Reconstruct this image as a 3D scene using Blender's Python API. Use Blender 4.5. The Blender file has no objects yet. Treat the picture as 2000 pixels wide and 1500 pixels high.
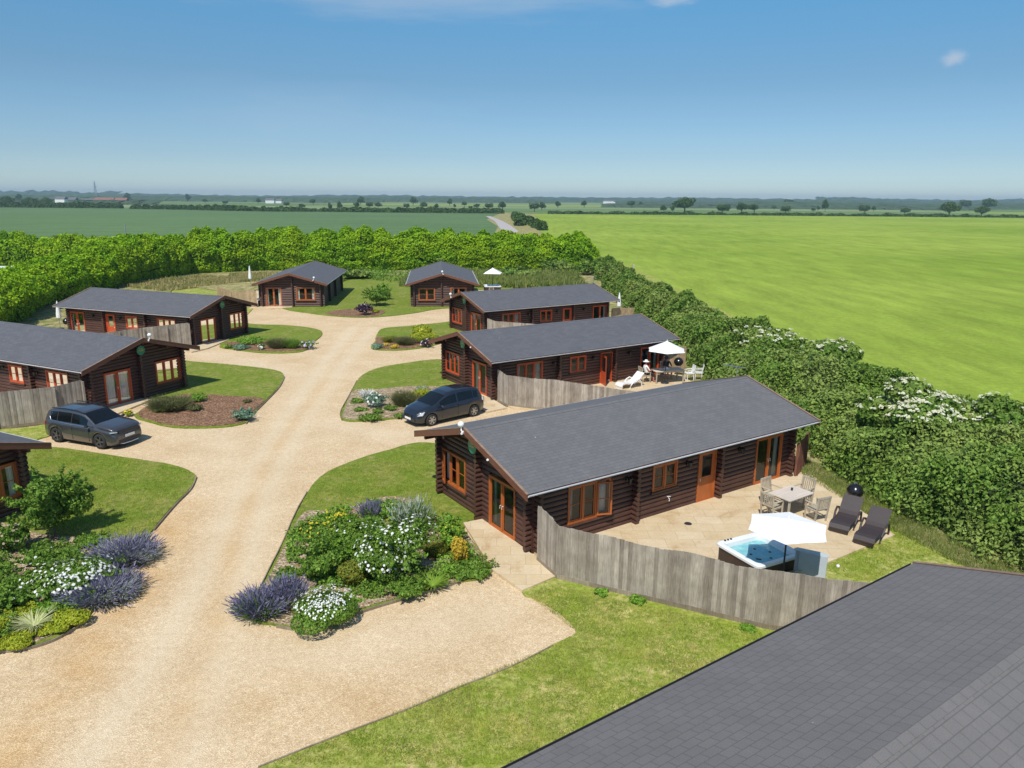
import bpy, bmesh, math, random
import numpy as np
from mathutils import Vector, Matrix
random.seed(7); rng = np.random.default_rng(11)
S = bpy.context.scene; COL = S.collection
R = math.radians
# ---------------------------------------------------------------- camera
H, FPX, PITCH, ROLL = 10.7, 1461.06, .24324, .00808
FW = np.array([0, math.cos(PITCH), -math.sin(PITCH)]); UP = np.array([0, math.sin(PITCH), math.cos(PITCH)]); RT = np.array([1., 0, 0])
CU = RT*math.cos(ROLL)+UP*math.sin(ROLL); CV = -RT*math.sin(ROLL)+UP*math.cos(ROLL)
cam = bpy.data.objects.new('camera', bpy.data.cameras.new('camera')); COL.objects.link(cam)
cam.matrix_world = Matrix(((CU[0], CV[0], -FW[0], 0), (CU[1], CV[1], -FW[1], 0), (CU[2], CV[2], -FW[2], H), (0, 0, 0, 1)))
cam.data.sensor_width = 36; cam.data.lens = 36*FPX/2000; cam.data.clip_end = 12000
S.camera = cam
# ---------------------------------------------------------------- world, sun, exposure
SUN_EL, SUN_AZ = 55, 252      # azimuth of the sun, degrees anticlockwise from +X
w = bpy.data.worlds.new('World'); S.world = w; w.use_nodes = True
nt = w.node_tree; nt.nodes.clear()
out = nt.nodes.new('ShaderNodeOutputWorld'); bg = nt.nodes.new('ShaderNodeBackground'); sky = nt.nodes.new('ShaderNodeTexSky')
sky.sky_type = 'NISHITA'; sky.sun_disc = False; sky.sun_elevation = R(SUN_EL); sky.sun_rotation = R(90-SUN_AZ)
sky.altitude = 0; sky.air_density = 1.0; sky.dust_density = 0.25; sky.ozone_density = 2.2
bg.inputs['Strength'].default_value = .115
tc = nt.nodes.new('ShaderNodeTexCoord')
def cloud(center, rad, dens, scale, stretch):
    """soft patch of cloud around one direction of the sky"""
    d = nt.nodes.new('ShaderNodeVectorMath'); d.operation = 'SUBTRACT'; d.inputs[1].default_value = center
    nt.links.new(tc.outputs['Generated'], d.inputs[0])
    m = nt.nodes.new('ShaderNodeVectorMath'); m.operation = 'MULTIPLY'; m.inputs[1].default_value = stretch; nt.links.new(d.outputs[0], m.inputs[0])
    n = nt.nodes.new('ShaderNodeTexNoise'); n.inputs['Scale'].default_value = scale; n.inputs['Detail'].default_value = 6; n.inputs['Roughness'].default_value = .6
    nt.links.new(m.outputs[0], n.inputs['Vector'])
    l = nt.nodes.new('ShaderNodeVectorMath'); l.operation = 'LENGTH'; nt.links.new(m.outputs[0], l.inputs[0])
    a = nt.nodes.new('ShaderNodeMath'); a.operation = 'MULTIPLY_ADD'; a.inputs[1].default_value = -1/rad; a.inputs[2].default_value = 1.0
    nt.links.new(l.outputs['Value'], a.inputs[0])
    b = nt.nodes.new('ShaderNodeMath'); b.operation = 'ADD'; nt.links.new(a.outputs[0], b.inputs[0]); nt.links.new(n.outputs['Fac'], b.inputs[1])
    c = nt.nodes.new('ShaderNodeMapRange'); c.inputs['From Min'].default_value = .75; c.inputs['From Max'].default_value = 1.45; c.inputs['To Max'].default_value = dens
    c.interpolation_type = 'SMOOTHSTEP'; nt.links.new(b.outputs[0], c.inputs['Value'])
    return c
def raydir(px, py):
    d = FW+(px-1000)/FPX*CU-(py-750)/FPX*CV; return d/np.linalg.norm(d)
cur = sky.outputs['Color']
tint = nt.nodes.new('ShaderNodeMixRGB'); tint.blend_type = 'MULTIPLY'; tint.inputs['Fac'].default_value = 1; tint.inputs['Color2'].default_value = (.93, .98, 1.05, 1)
sxyz = nt.nodes.new('ShaderNodeSeparateXYZ'); nt.links.new(tc.outputs['Generated'], sxyz.inputs[0])
hz_r = nt.nodes.new('ShaderNodeValToRGB'); el = hz_r.color_ramp.elements
while len(el) < 5: el.new(.5)
for e_, (p_, c_) in zip(el, [(0, (.60, .76, 1.0)), (.05, (.48, .61, .79)), (.14, (.44, .60, .70)), (.24, (.42, .77, .89)), (.5, (.85, .97, 1.0))]): e_.position = p_; e_.color = (*c_, 1)
nt.links.new(sxyz.outputs[2], hz_r.inputs[0]); nt.links.new(hz_r.outputs[0], tint.inputs['Color2'])
nt.links.new(cur, tint.inputs['Color1']); cur = tint.outputs[0]
for px, py, rad, dens, sc, st in [(1863, 112, .020, .5, 50, (1, 1, 1.4)), (1318, -6, .05, .45, 40, (1, 1, 3)), (820, -14, .45, .3, 7, (1, 1, 9)), (600, 215, .30, .09, 8, (1, 1, 5))]:
    c = cloud(tuple(raydir(px, py)), rad, dens, sc, st)
    mx = nt.nodes.new('ShaderNodeMixRGB'); mx.inputs['Color2'].default_value = (4.6, 4.9, 5.4, 1)
    nt.links.new(c.outputs[0], mx.inputs['Fac']); nt.links.new(cur, mx.inputs['Color1']); cur = mx.outputs[0]
nt.links.new(cur, bg.inputs['Color']); nt.links.new(bg.outputs[0], out.inputs[0])
sl = bpy.data.lights.new('sun', 'SUN'); sl.energy = 4.0; sl.angle = R(.5); sl.color = (1, .955, .88)
so = bpy.data.objects.new('sun', sl); COL.objects.link(so)
sd = Vector((math.cos(R(SUN_AZ))*math.cos(R(SUN_EL)), math.sin(R(SUN_AZ))*math.cos(R(SUN_EL)), math.sin(R(SUN_EL))))
so.rotation_euler = sd.to_track_quat('Z', 'Y').to_euler()
S.view_settings.view_transform = 'Standard'; S.view_settings.look = 'None'; S.view_settings.exposure = 0.2; S.view_settings.gamma = 1
S.render.engine = 'CYCLES'; S.cycles.max_bounces = 6; S.cycles.transparent_max_bounces = 8; S.cycles.volume_bounces = 0
# ---------------------------------------------------------------- pixel -> place on the ground (survey of the site from the photograph)
def ray(px, py): return FW+(px-1000)/FPX*CU-(py-750)/FPX*CV
def at(px, py, z=0):
    d = ray(px, py); t = (z-H)/d[2]; return Vector((d[0]*t, d[1]*t, z))
def dist(px, py): return float(np.dot(np.array(at(px, py))-[0, 0, H], FW))
# ---------------------------------------------------------------- bookkeeping
def link(o, parent=None):
    COL.objects.link(o)
    if parent is not None: o.parent = parent
    return o
def tag(o, label, cat, group=None, kind=None):
    if label: o['label'] = label
    if cat: o['category'] = cat
    if group: o['group'] = group
    if kind: o['kind'] = kind
    return o
def thing(name, label, cat, loc=(0, 0, 0), rz=0, group=None):
    o = bpy.data.objects.new(name, None); COL.objects.link(o); o.location = loc; o.rotation_euler = (0, 0, rz); o.empty_display_size = .2
    return tag(o, label, cat, group)
def copy_tree(o, parent=None):
    c = o.copy(); COL.objects.link(c); c.parent = parent
    for ch in [x for x in bpy.data.objects if x.parent == o]: copy_tree(ch, c)
    return c
# ---------------------------------------------------------------- materials
def newmat(name):
    m = bpy.data.materials.new(name); m.use_nodes = True
    n = m.node_tree; b = n.nodes['Principled BSDF']; return m, n, b
def N(n, t, **kw):
    x = n.nodes.new(t)
    for k, v in kw.items():
        if k in x.inputs: x.inputs[k].default_value = v
        else: setattr(x, k, v)
    return x
def ramp(n, src, stops):
    r = n.nodes.new('ShaderNodeValToRGB'); e = r.color_ramp.elements
    while len(e) < len(stops): e.new(.5)
    for i, (p, c) in enumerate(stops): e[i].position = p; e[i].color = (*c, 1)
    n.links.new(src, r.inputs[0]); return r.outputs[0]
def mixc(n, fac, a, b, mode='MIX'):
    m = n.nodes.new('ShaderNodeMixRGB'); m.blend_type = mode
    for k, v in ((0, fac), (1, a), (2, b)):
        if isinstance(v, (int, float)): m.inputs[k].default_value = v
        elif isinstance(v, tuple): m.inputs[k].default_value = (*v, 1)
        else: n.links.new(v, m.inputs[k])
    return m.outputs[0]
def noise(n, scale, detail=4, rough=.55, vec=None, dist=0):
    t = N(n, 'ShaderNodeTexNoise'); t.inputs['Scale'].default_value = scale; t.inputs['Detail'].default_value = detail; t.inputs['Roughness'].default_value = rough; t.inputs['Distortion'].default_value = dist
    if vec is not None: n.links.new(vec, t.inputs['Vector'])
    return t.outputs['Fac']
def objvec(n, scale=(1, 1, 1), rz=0):
    t = N(n, 'ShaderNodeTexCoord'); m = N(n, 'ShaderNodeMapping'); m.inputs['Scale'].default_value = scale; m.inputs['Rotation'].default_value = (0, 0, rz)
    n.links.new(t.outputs['Object'], m.inputs[0]); return m.outputs[0]
def bump(n, b, src, strength, dist):
    x = N(n, 'ShaderNodeBump'); x.inputs['Strength'].default_value = strength; x.inputs['Distance'].default_value = dist
    n.links.new(src, x.inputs['Height']); n.links.new(x.outputs[0], b.inputs['Normal'])
def plain(name, col, rough=.6, var=.15, scale=6, metal=0, spec=.5, bumps=0, stretch=(1, 1, 1)):
    m, n, b = newmat(name); v = objvec(n, stretch)
    f = noise(n, scale, 5, .6, v)
    lo = tuple(c*(1-var) for c in col); hi = tuple(min(1, c*(1+var)) for c in col)
    n.links.new(ramp(n, f, [(.3, lo), (.7, hi)]), b.inputs['Base Color'])
    b.inputs['Roughness'].default_value = rough; b.inputs['Metallic'].default_value = metal; b.inputs['Specular IOR Level'].default_value = spec
    if bumps: bump(n, b, f, .6, bumps)
    return m
def leafmat(name, cols, patch=None, trans=.25, pscale=.5, rough=.55):
    """foliage: every leaf its own shade, plus big patches of a second tone"""
    m, n, b = newmat(name)
    g = N(n, 'ShaderNodeNewGeometry')
    k = len(cols); c = ramp(n, g.outputs['Random Per Island'], [(i/(k-1) if k > 1 else 0, cols[i]) for i in range(k)])
    if patch:
        v = objvec(n); f = noise(n, pscale, 3, .6, v)
        r = N(n, 'ShaderNodeMapRange'); r.inputs[1].default_value = .42; r.inputs[2].default_value = .62; n.links.new(f, r.inputs[0])
        c = mixc(n, r.outputs[0], c, mixc(n, .7, c, patch))
        c = mixc(n, 1, c, ramp(n, noise(n, pscale*2.6, 4, .65, v, .4), [(.32, (.62, .68, .62)), (.5, (1, 1, 1)), (.68, (1.22, 1.15, 1.05))]), 'MULTIPLY')
    n.links.new(c, b.inputs['Base Color']); b.inputs['Roughness'].default_value = rough; b.inputs['Specular IOR Level'].default_value = .16
    t = N(n, 'ShaderNodeBsdfTranslucent'); n.links.new(c, t.inputs[0]); ms = N(n, 'ShaderNodeMixShader'); ms.inputs[0].default_value = trans
    n.links.new(b.outputs[0], ms.inputs[1]); n.links.new(t.outputs[0], ms.inputs[2]); n.links.new(ms.outputs[0], n.nodes['Material Output'].inputs[0])
    return m
M = {}
def mat_grass(name, cols, dry, dryamt=.5, s1=.35, s2=2.2, stretch=(1, 1, 1), rz=0):
    m, n, b = newmat(name); v = objvec(n, stretch, rz)
    f1 = noise(n, s2, 6, .65, v, .3); f2 = noise(n, s1, 4, .6, v, .6); f3 = noise(n, 9, 7, .85, v, .4); f4 = noise(n, 45, 2, .7, v)
    c = ramp(n, f1, [(.3, cols[0]), (.5, cols[1]), (.72, cols[2])])
    r = N(n, 'ShaderNodeMapRange'); r.inputs[1].default_value = 1-dryamt-.12; r.inputs[2].default_value = 1-dryamt+.16; n.links.new(f2, r.inputs[0])
    r2 = N(n, 'ShaderNodeMath', operation='MULTIPLY'); n.links.new(r.outputs[0], r2.inputs[0])
    r3 = N(n, 'ShaderNodeMapRange'); r3.inputs[1].default_value = .38; r3.inputs[2].default_value = .62; n.links.new(f1, r3.inputs[0]); n.links.new(r3.outputs[0], r2.inputs[1])
    c = mixc(n, r2.outputs[0], c, dry)
    c = mixc(n, 1, c, ramp(n, f3, [(.32, (.6,)*3), (.68, (1.42,)*3)]), 'MULTIPLY'); c = mixc(n, .8, c, ramp(n, f4, [(.3, (.65,)*3), (.7, (1.35,)*3)]), 'MULTIPLY')
    n.links.new(c, b.inputs['Base Color']); b.inputs['Roughness'].default_value = .9; b.inputs['Specular IOR Level'].default_value = .15
    bump(n, b, mixc(n, .5, f3, f4), .9, .04)
    return m
M['lawn'] = mat_grass('lawn_grass', [(.17, .24, .026), (.24, .30, .04), (.30, .35, .06)], (.50, .43, .17), .5, .8, 4.5)
M['lawn2'] = mat_grass('cool_lawn_grass', [(.12, .175, .018), (.16, .215, .024), (.21, .26, .036)], (.33, .29, .10), .44, .7, 4)
M['rough'] = mat_grass('rough_dry_grass', [(.10, .15, .03), (.2, .22, .07), (.36, .3, .14)], (.5, .38, .2), .56, .25, 1.5)
M['ground'] = mat_grass('far_grass', [(.11, .17, .05), (.15, .21, .06), (.2, .24, .08)], (.25, .25, .12), .4, .004, .02)
def mat_field(name, cols, streak, rz, s=.02, tram=None):
    m, n, b = newmat(name); v = objvec(n, (1, 1, 1)); vs = objvec(n, (1, .22, 1), rz)
    f = noise(n, s, 5, .6, v); fs = noise(n, .3, 8, .75, vs, .2); fd = noise(n, 2.2, 5, .8, v)
    c = ramp(n, f, [(.35, cols[0]), (.65, cols[1])])
    c = mixc(n, 1, c, ramp(n, fs, [(.3, (1-streak,)*3), (.7, (1+streak,)*3)]), 'MULTIPLY')
    c = mixc(n, 1, c, ramp(n, fd, [(.3, (.8,)*3), (.7, (1.2,)*3)]), 'MULTIPLY')
    if tram:
        tv = objvec(n, (1, 1, 1), R(tram[0])); sx = N(n, 'ShaderNodeSeparateXYZ'); n.links.new(tv, sx.inputs[0])
        p = N(n, 'ShaderNodeMath', operation='PINGPONG'); p.inputs[1].default_value = tram[1]; n.links.new(sx.outputs[0], p.inputs[0])
        q = N(n, 'ShaderNodeMapRange'); q.inputs[1].default_value = .3; q.inputs[2].default_value = 1.1; q.inputs[3].default_value = tram[2]; q.inputs[4].default_value = 0; n.links.new(p.outputs[0], q.inputs[0])
        c = mixc(n, q.outputs[0], c, (cols[0][0]*.45, cols[0][1]*.45, cols[0][2]*.4))
    n.links.new(c, b.inputs['Base Color']); b.inputs['Roughness'].default_value = .9; b.inputs['Specular IOR Level'].default_value = .1
    bump(n, b, fd, .8, .15); return m
M['field_right'] = mat_field('young_crop', [(.20, .29, .03), (.29, .37, .055)], .28, R(5), .012)
M['field_left'] = mat_field('wheat_crop', [(.10, .17, .065), (.125, .2, .08)], .12, R(0), .01, (62, 13, .6))
M['far_a'] = mat_field('far_crop_pale', [(.19, .26, .10), (.24, .29, .13)], .06, 0, .004)
M['far_b'] = mat_field('far_crop_green', [(.12, .2, .06), (.15, .23, .08)], .06, 0, .004)
M['far_c'] = mat_field('far_crop_yellow', [(.22, .3, .06), (.26, .33, .09)], .06, 0, .004)
def mat_gravel():
    m, n, b = newmat('gravel'); v = objvec(n)
    vo = N(n, 'ShaderNodeTexVoronoi'); vo.inputs['Scale'].default_value = 46; n.links.new(v, vo.inputs['Vector'])
    sx = N(n, 'ShaderNodeSeparateXYZ'); n.links.new(vo.outputs['Color'], sx.inputs[0])
    f = noise(n, .5, 6, .6, v, .5); g = noise(n, 5, 6, .75, v); fine = noise(n, 70, 3, .8, v)
    c = ramp(n, sx.outputs[0], [(0, (.50, .365, .22)), (.35, (.58, .44, .275)), (.7, (.66, .52, .34)), (1, (.77, .65, .47))])
    c = mixc(n, 1, c, ramp(n, f, [(.3, (.93, .88, .80)), (.65, (1.08, 1.07, 1.05))]), 'MULTIPLY')
    c = mixc(n, 1, c, ramp(n, g, [(.3, (.84, .82, .78)), (.7, (1.12, 1.12, 1.12))]), 'MULTIPLY')
    at_ = N(n, 'ShaderNodeAttribute'); at_.attribute_name = 'wear'
    wn = N(n, 'ShaderNodeMath', operation='MULTIPLY'); n.links.new(at_.outputs['Fac'], wn.inputs[0]); n.links.new(ramp(n, g, [(.2, (.5,)*3), (.6, (1,)*3)]), wn.inputs[1])
    c = mixc(n, wn.outputs[0], c, mixc(n, .6, c, (.72, .61, .44)))
    at2 = N(n, 'ShaderNodeAttribute'); at2.attribute_name = 'loose'
    c = mixc(n, at2.outputs['Fac'], c, mixc(n, 1, c, (.93, .83, .68), 'MULTIPLY'))
    n.links.new(c, b.inputs['Base Color']); b.inputs['Roughness'].default_value = .95; b.inputs['Specular IOR Level'].default_value = .1
    bump(n, b, mixc(n, .5, vo.outputs['Distance'], g), .7, .03); return m
M['gravel'] = mat_gravel()
def mat_soil(name, a, bb, c3, sc=24):
    m, n, b = newmat(name); v = objvec(n); vo = N(n, 'ShaderNodeTexVoronoi'); vo.inputs['Scale'].default_value = sc; n.links.new(v, vo.inputs['Vector'])
    sx = N(n, 'ShaderNodeSeparateXYZ'); n.links.new(vo.outputs['Color'], sx.inputs[0]); f = noise(n, 1.6, 5, .7, v)
    c = ramp(n, sx.outputs[0], [(0, a), (.6, bb), (1, c3)])
    c = mixc(n, 1, c, ramp(n, f, [(.3, (.7, .68, .64)), (.7, (1.15, 1.12, 1.1))]), 'MULTIPLY')
    n.links.new(c, b.inputs['Base Color']); b.inputs['Roughness'].default_value = .95; bump(n, b, vo.outputs['Distance'], 1, .05); return m
M['bark'] = mat_soil('bark_mulch', (.13, .06, .03), (.27, .14, .07), (.5, .33, .2), 20)
M['soil'] = mat_soil('stony_soil', (.22, .15, .08), (.4, .3, .18), (.66, .56, .4), 16)
def mat_slab():
    m, n, b = newmat('sandstone_paving'); v = objvec(n)
    br = N(n, 'ShaderNodeTexBrick'); n.links.new(v, br.inputs['Vector'])
    br.inputs['Scale'].default_value = 1; br.inputs['Brick Width'].default_value = .9; br.inputs['Row Height'].default_value = .6; br.inputs['Mortar Size'].default_value = .009; br.inputs['Mortar Smooth'].default_value = .4
    br.inputs['Color1'].default_value = (.56, .44, .27, 1); br.inputs['Color2'].default_value = (.62, .51, .35, 1); br.inputs['Mortar'].default_value = (.42, .33, .21, 1)
    f = noise(n, .8, 5, .65, v, .8); g = noise(n, 12, 5, .7, v)
    c = mixc(n, 1, br.outputs[0], ramp(n, f, [(.28, (.78, .66, .52)), (.45, (.98, .95, .9)), (.7, (1.08, 1.08, 1.08))]), 'MULTIPLY')
    c = mixc(n, 1, c, ramp(n, g, [(.3, (.9,)*3), (.7, (1.08,)*3)]), 'MULTIPLY')
    n.links.new(c, b.inputs['Base Color']); b.inputs['Roughness'].default_value = .85; bump(n, b, g, .3, .01); return m
M['slab'] = mat_slab()
def mat_shingle(name, c1, c2, mort, bw=.33, rh=.145, ms=.006, uv=True):
    m, n, b = newmat(name); t = N(n, 'ShaderNodeTexCoord'); v = t.outputs['UV']
    br = N(n, 'ShaderNodeTexBrick'); n.links.new(v, br.inputs['Vector'])
    br.inputs['Scale'].default_value = 1; br.inputs['Brick Width'].default_value = bw; br.inputs['Row Height'].default_value = rh; br.inputs['Mortar Size'].default_value = ms; br.inputs['Bias'].default_value = 0
    br.inputs['Color1'].default_value = (*c1, 1); br.inputs['Color2'].default_value = (*c2, 1); br.inputs['Mortar'].default_value = (*mort, 1)
    f = noise(n, .7, 5, .65, v, .4); g = noise(n, 60, 3, .8, v)
    s = N(n, 'ShaderNodeSeparateXYZ'); n.links.new(v, s.inputs[0])
    st = N(n, 'ShaderNodeCombineXYZ'); mu = N(n, 'ShaderNodeMath', operation='MULTIPLY'); mu.inputs[1].default_value = .12
    n.links.new(s.outputs[1], mu.inputs[0]); n.links.new(s.outputs[0], st.inputs[0]); n.links.new(mu.outputs[0], st.inputs[1]); fs = noise(n, 3.5, 4, .6, st.outputs[0])
    c = mixc(n, 1, br.outputs[0], ramp(n, f, [(.3, (.95,)*3), (.7, (1.05,)*3)]), 'MULTIPLY')
    c = mixc(n, 1, c, ramp(n, fs, [(.3, (.95,)*3), (.7, (1.05,)*3)]), 'MULTIPLY')
    c = mixc(n, 1, c, ramp(n, g, [(.3, (.72,)*3), (.72, (1.3,)*3)]), 'MULTIPLY')
    vo = N(n, 'ShaderNodeTexVoronoi'); vo.inputs['Scale'].default_value = .95; vo.feature = 'F1'; n.links.new(v, vo.inputs['Vector'])
    dr = N(n, 'ShaderNodeMapRange'); dr.inputs[1].default_value = .02; dr.inputs[2].default_value = .03; dr.inputs[3].default_value = .9; dr.inputs[4].default_value = 0; n.links.new(vo.outputs['Distance'], dr.inputs[0])
    c = mixc(n, dr.outputs[0], c, (.6, .6, .56))
    n.links.new(c, b.inputs['Base Color']); b.inputs['Roughness'].default_value = .8; b.inputs['Specular IOR Level'].default_value = .4
    inv = N(n, 'ShaderNodeMath', operation='SUBTRACT'); inv.inputs[0].default_value = 1; n.links.new(br.outputs['Fac'], inv.inputs[1])
    bump(n, b, mixc(n, .3, inv.outputs[0], g), .5, .02); return m
M['roof'] = mat_shingle('bitumen_shingles', (.128, .127, .129), (.146, .144, .147), (.09, .089, .092))
M['roof_dark'] = mat_shingle('bitumen_shingles_darker', (.098, .101, .112), (.118, .121, .132), (.075, .077, .085))
M['roof_near'] = mat_shingle('grey_shingles', (.150, .142, .136), (.160, .151, .145), (.112, .106, .102), .30, .2, .008)
def mat_log(name, lo, hi):
    m, n, b = newmat(name); v = objvec(n, (.6, .6, 9)); f = noise(n, 3, 6, .7, v, .4); g = noise(n, 1.1, 4, .6, objvec(n))
    c = ramp(n, f, [(.3, lo), (.7, hi)]); c = mixc(n, 1, c, ramp(n, g, [(.3, (.75,)*3), (.7, (1.25,)*3)]), 'MULTIPLY')
    n.links.new(c, b.inputs['Base Color']); b.inputs['Roughness'].default_value = .5; bump(n, b, f, .3, .01); return m
M['log'] = mat_log('stained_logs', (.05, .022, .0145), (.105, .045, .031))
M['dark'] = plain('dark_interior', (.02, .014, .011), .8)
M['interior'] = plain('cream_interior', (.32, .26, .19), .8)
M['fascia'] = plain('brown_fascia', (.16, .062, .034), .55, .2, 3, stretch=(1, 1, 6))
M['fascia_near'] = plain('weathered_verge', (.26, .17, .12), .7, .25, 5)
M['orange'] = plain('orange_stained_frame', (.42, .115, .026), .4, .14, 3, stretch=(2, 2, .5))
M['red'] = plain('red_orange_stained_frame', (.5, .085, .026), .4, .14, 3)
M['gutter'] = plain('pale_gutter', (.62, .64, .66), .4, .1)
M['white'] = plain('white_plastic', (.8, .8, .78), .35, .04)
M['cloth'] = plain('white_canvas', (.82, .82, .8), .8, .03)
M['curtain'] = plain('cream_curtain', (.75, .72, .66), .8, .06, 8, stretch=(6, 6, .3))
M['black'] = plain('black_enamel', (.012, .012, .014), .2, .1)
M['darkgrey'] = plain('dark_grey_plastic', (.03, .03, .033), .5, .1)
M['green'] = plain('green_sign', (.02, .25, .12), .4, .1)
M['gold'] = plain('gold_lettering', (.45, .33, .08), .4, .1)
M['metal'] = plain('galvanised_metal', (.45, .46, .48), .35, .1, metal=.8)
M['rattan'] = plain('brown_rattan', (.045, .033, .032), .55, .35, 60, bumps=.01)
M['silverwood'] = plain('silvered_teak', (.42, .37, .28), .75, .25, 6, stretch=(1, 1, .4))
M['tabletop'] = plain('pale_teak', (.6, .52, .44), .7, .12, 4, stretch=(.3, 3, 1))
M['cabinet'] = plain('brown_tub_cabinet', (.05, .03, .022), .5, .2, 5)
M['acrylic'] = plain('pearl_acrylic', (.78, .8, .8), .15, .04, 3)
M['cover'] = plain('pale_grey_vinyl', (.48, .53, .55), .45, .06)
M['skin'] = plain('skin', (.5, .26, .18), .5, .1); M['hair'] = plain('dark_hair', (.03, .02, .012), .6, .2)
M['shirt_white'] = plain('white_shirt', (.8, .79, .78), .8, .04); M['shirt_navy'] = plain('navy_shirt', (.012, .016, .035), .8, .2)
M['pink'] = plain('sunburnt_skin', (.55, .2, .15), .5, .1)
M['bark_tree'] = plain('bark', (.14, .10, .07), .9, .3, 8, bumps=.02)
def mat_board(name, lo, hi):
    m, n, b = newmat(name); g = N(n, 'ShaderNodeNewGeometry'); v = objvec(n, (9, 9, .7)); f = noise(n, 4, 6, .75, v, .3); k = noise(n, 2.2, 3, .6, objvec(n))
    c = ramp(n, g.outputs['Random Per Island'], [(0, lo), (1, hi)])
    c = mixc(n, 1, c, ramp(n, f, [(.25, (.55,)*3), (.5, (1,)*3), (.75, (1.45,)*3)]), 'MULTIPLY')
    c = mixc(n, 1, c, ramp(n, k, [(.3, (.8, .78, .76)), (.7, (1.15, 1.15, 1.15))]), 'MULTIPLY')
    n.links.new(c, b.inputs['Base Color']); b.inputs['Roughness'].default_value = .85; bump(n, b, f, .5, .01); return m
M['fence'] = mat_board('weathered_boards', (.23, .195, .155), (.42, .37, .305))
M['fence_new'] = mat_board('tan_boards', (.36, .26, .15), (.46, .34, .2))
M['fence_red'] = mat_board('red_brown_boards', (.14, .05, .03), (.2, .075, .045))
M['edging'] = mat_board('edging_timber', (.2, .16, .11), (.3, .25, .18))
def mat_glass():
    m, n, b = newmat('window_glass'); tr = N(n, 'ShaderNodeBsdfTransparent'); tr.inputs[0].default_value = (.93, .95, .94, 1)
    gl = N(n, 'ShaderNodeBsdfGlossy'); gl.inputs['Roughness'].default_value = .03; gl.inputs[0].default_value = (1, 1, 1, 1)
    fr = N(n, 'ShaderNodeFresnel'); fr.inputs[0].default_value = 1.55; ms = N(n, 'ShaderNodeMixShader')
    n.links.new(fr.outputs[0], ms.inputs[0]); n.links.new(tr.outputs[0], ms.inputs[1]); n.links.new(gl.outputs[0], ms.inputs[2]); n.links.new(ms.outputs[0], n.nodes['Material Output'].inputs[0]); return m
M['glass'] = mat_glass()
def mat_simple(name, col, rough, metal=0, coat=0, spec=.5):
    m, n, b = newmat(name); f = noise(n, 3, 3, .5, objvec(n)); n.links.new(ramp(n, f, [(.3, tuple(c*.93 for c in col)), (.7, tuple(c*1.07 for c in col))]), b.inputs['Base Color'])
    b.inputs['Roughness'].default_value = rough; b.inputs['Metallic'].default_value = metal; b.inputs['Coat Weight'].default_value = coat; b.inputs['Coat Roughness'].default_value = .04; b.inputs['Specular IOR Level'].default_value = spec; return m
M['car_grey'] = mat_simple('grey_car_paint', (.082, .084, .09), .28, .5, 1)
M['car_dark'] = mat_simple('blue_black_car_paint', (.03, .036, .048), .3, .6, 1)
M['car_glass'] = mat_simple('tinted_car_glass', (.006, .008, .009), .04, 0, 0, .45)
M['tyre'] = mat_simple('tyre_rubber', (.02, .02, .02), .8); M['chrome'] = mat_simple('chrome', (.6, .6, .62), .18, 1)
M['rim'] = mat_simple('alloy', (.45, .45, .46), .3, .8); M['rim_dark'] = mat_simple('black_and_silver_alloy', (.16, .16, .17), .3, .7)
M['lens'] = mat_simple('headlight_lens', (.55, .58, .6), .08, .2, 1); M['taillens'] = mat_simple('tail_lens', (.3, .02, .02), .1, 0, 1)
def mat_water():
    m, n, b = newmat('tub_water'); f = noise(n, 5, 4, .6, objvec(n)); b.inputs['Base Color'].default_value = (.18, .6, .66, 1)
    n.links.new(ramp(n, f, [(.3, (.2, .62, .68)), (.7, (.45, .82, .85))]), b.inputs['Base Color'])
    b.inputs['Roughness'].default_value = .05; b.inputs['Transmission Weight'].default_value = .35; b.inputs['IOR'].default_value = 1.33; bump(n, b, f, .25, .05); return m
M['water'] = mat_water()
M['hedge'] = leafmat('cypress_foliage', [(.11, .24, .01), (.22, .43, .012), (.35, .56, .018)], (.36, .5, .016), .25, .22)
M['hedgerow'] = leafmat('hedgerow_foliage', [(.07, .15, .02), (.14, .25, .035), (.25, .37, .07)], (.30, .37, .10), .2, .3)
M['core_shade'] = plain('painted_inner_shade', (.035, .05, .015), .95, .3, 3)  # dark colour stands in for the shade deep between the leaves
M['fern'] = leafmat('mid_green_leaves', [(.08, .17, .02), (.15, .27, .035), (.26, .39, .065)], None, .25)
M['bright'] = leafmat('bright_green_leaves', [(.12, .26, .03), (.19, .36, .04), (.28, .44, .06)], None, .25)
M['lime'] = leafmat('yellow_green_leaves', [(.2, .28, .02), (.36, .42, .03), (.5, .5, .04)], None, .25)
M['yellow'] = leafmat('yellow_blossom', [(.62, .5, .03), (.75, .6, .05)], None, .2)
M['yellowleaf'] = leafmat('golden_leaves', [(.55, .4, .04), (.68, .5, .07)], None, .2)
M['blue'] = leafmat('blue_green_leaves', [(.10, .2, .12), (.18, .3, .2), (.3, .42, .3)], None, .2)
M['grey'] = leafmat('silver_leaves', [(.22, .28, .2), (.36, .42, .32), (.5, .54, .44)], None, .2)
M['brown'] = leafmat('olive_brown_leaves', [(.09, .12, .04), (.15, .17, .06), (.22, .19, .09)], None, .2)
M['olive'] = leafmat('olive_green_leaves', [(.12, .16, .02), (.2, .23, .03), (.28, .28, .04)], None, .2)
M['purpleleaf'] = leafmat('dark_purple_leaves', [(.03, .015, .03), (.06, .03, .06), (.1, .06, .1)], None, .1)
M['purple'] = leafmat('violet_flower_spikes', [(.10, .10, .16), (.165, .155, .255), (.27, .25, .36)], None, .2)
M['whiteflower'] = leafmat('white_blossom', [(.75, .76, .7), (.85, .85, .82)], None, .25)
M['cream'] = leafmat('cream_blossom', [(.6, .6, .4), (.74, .74, .56)], None, .25)
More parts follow.
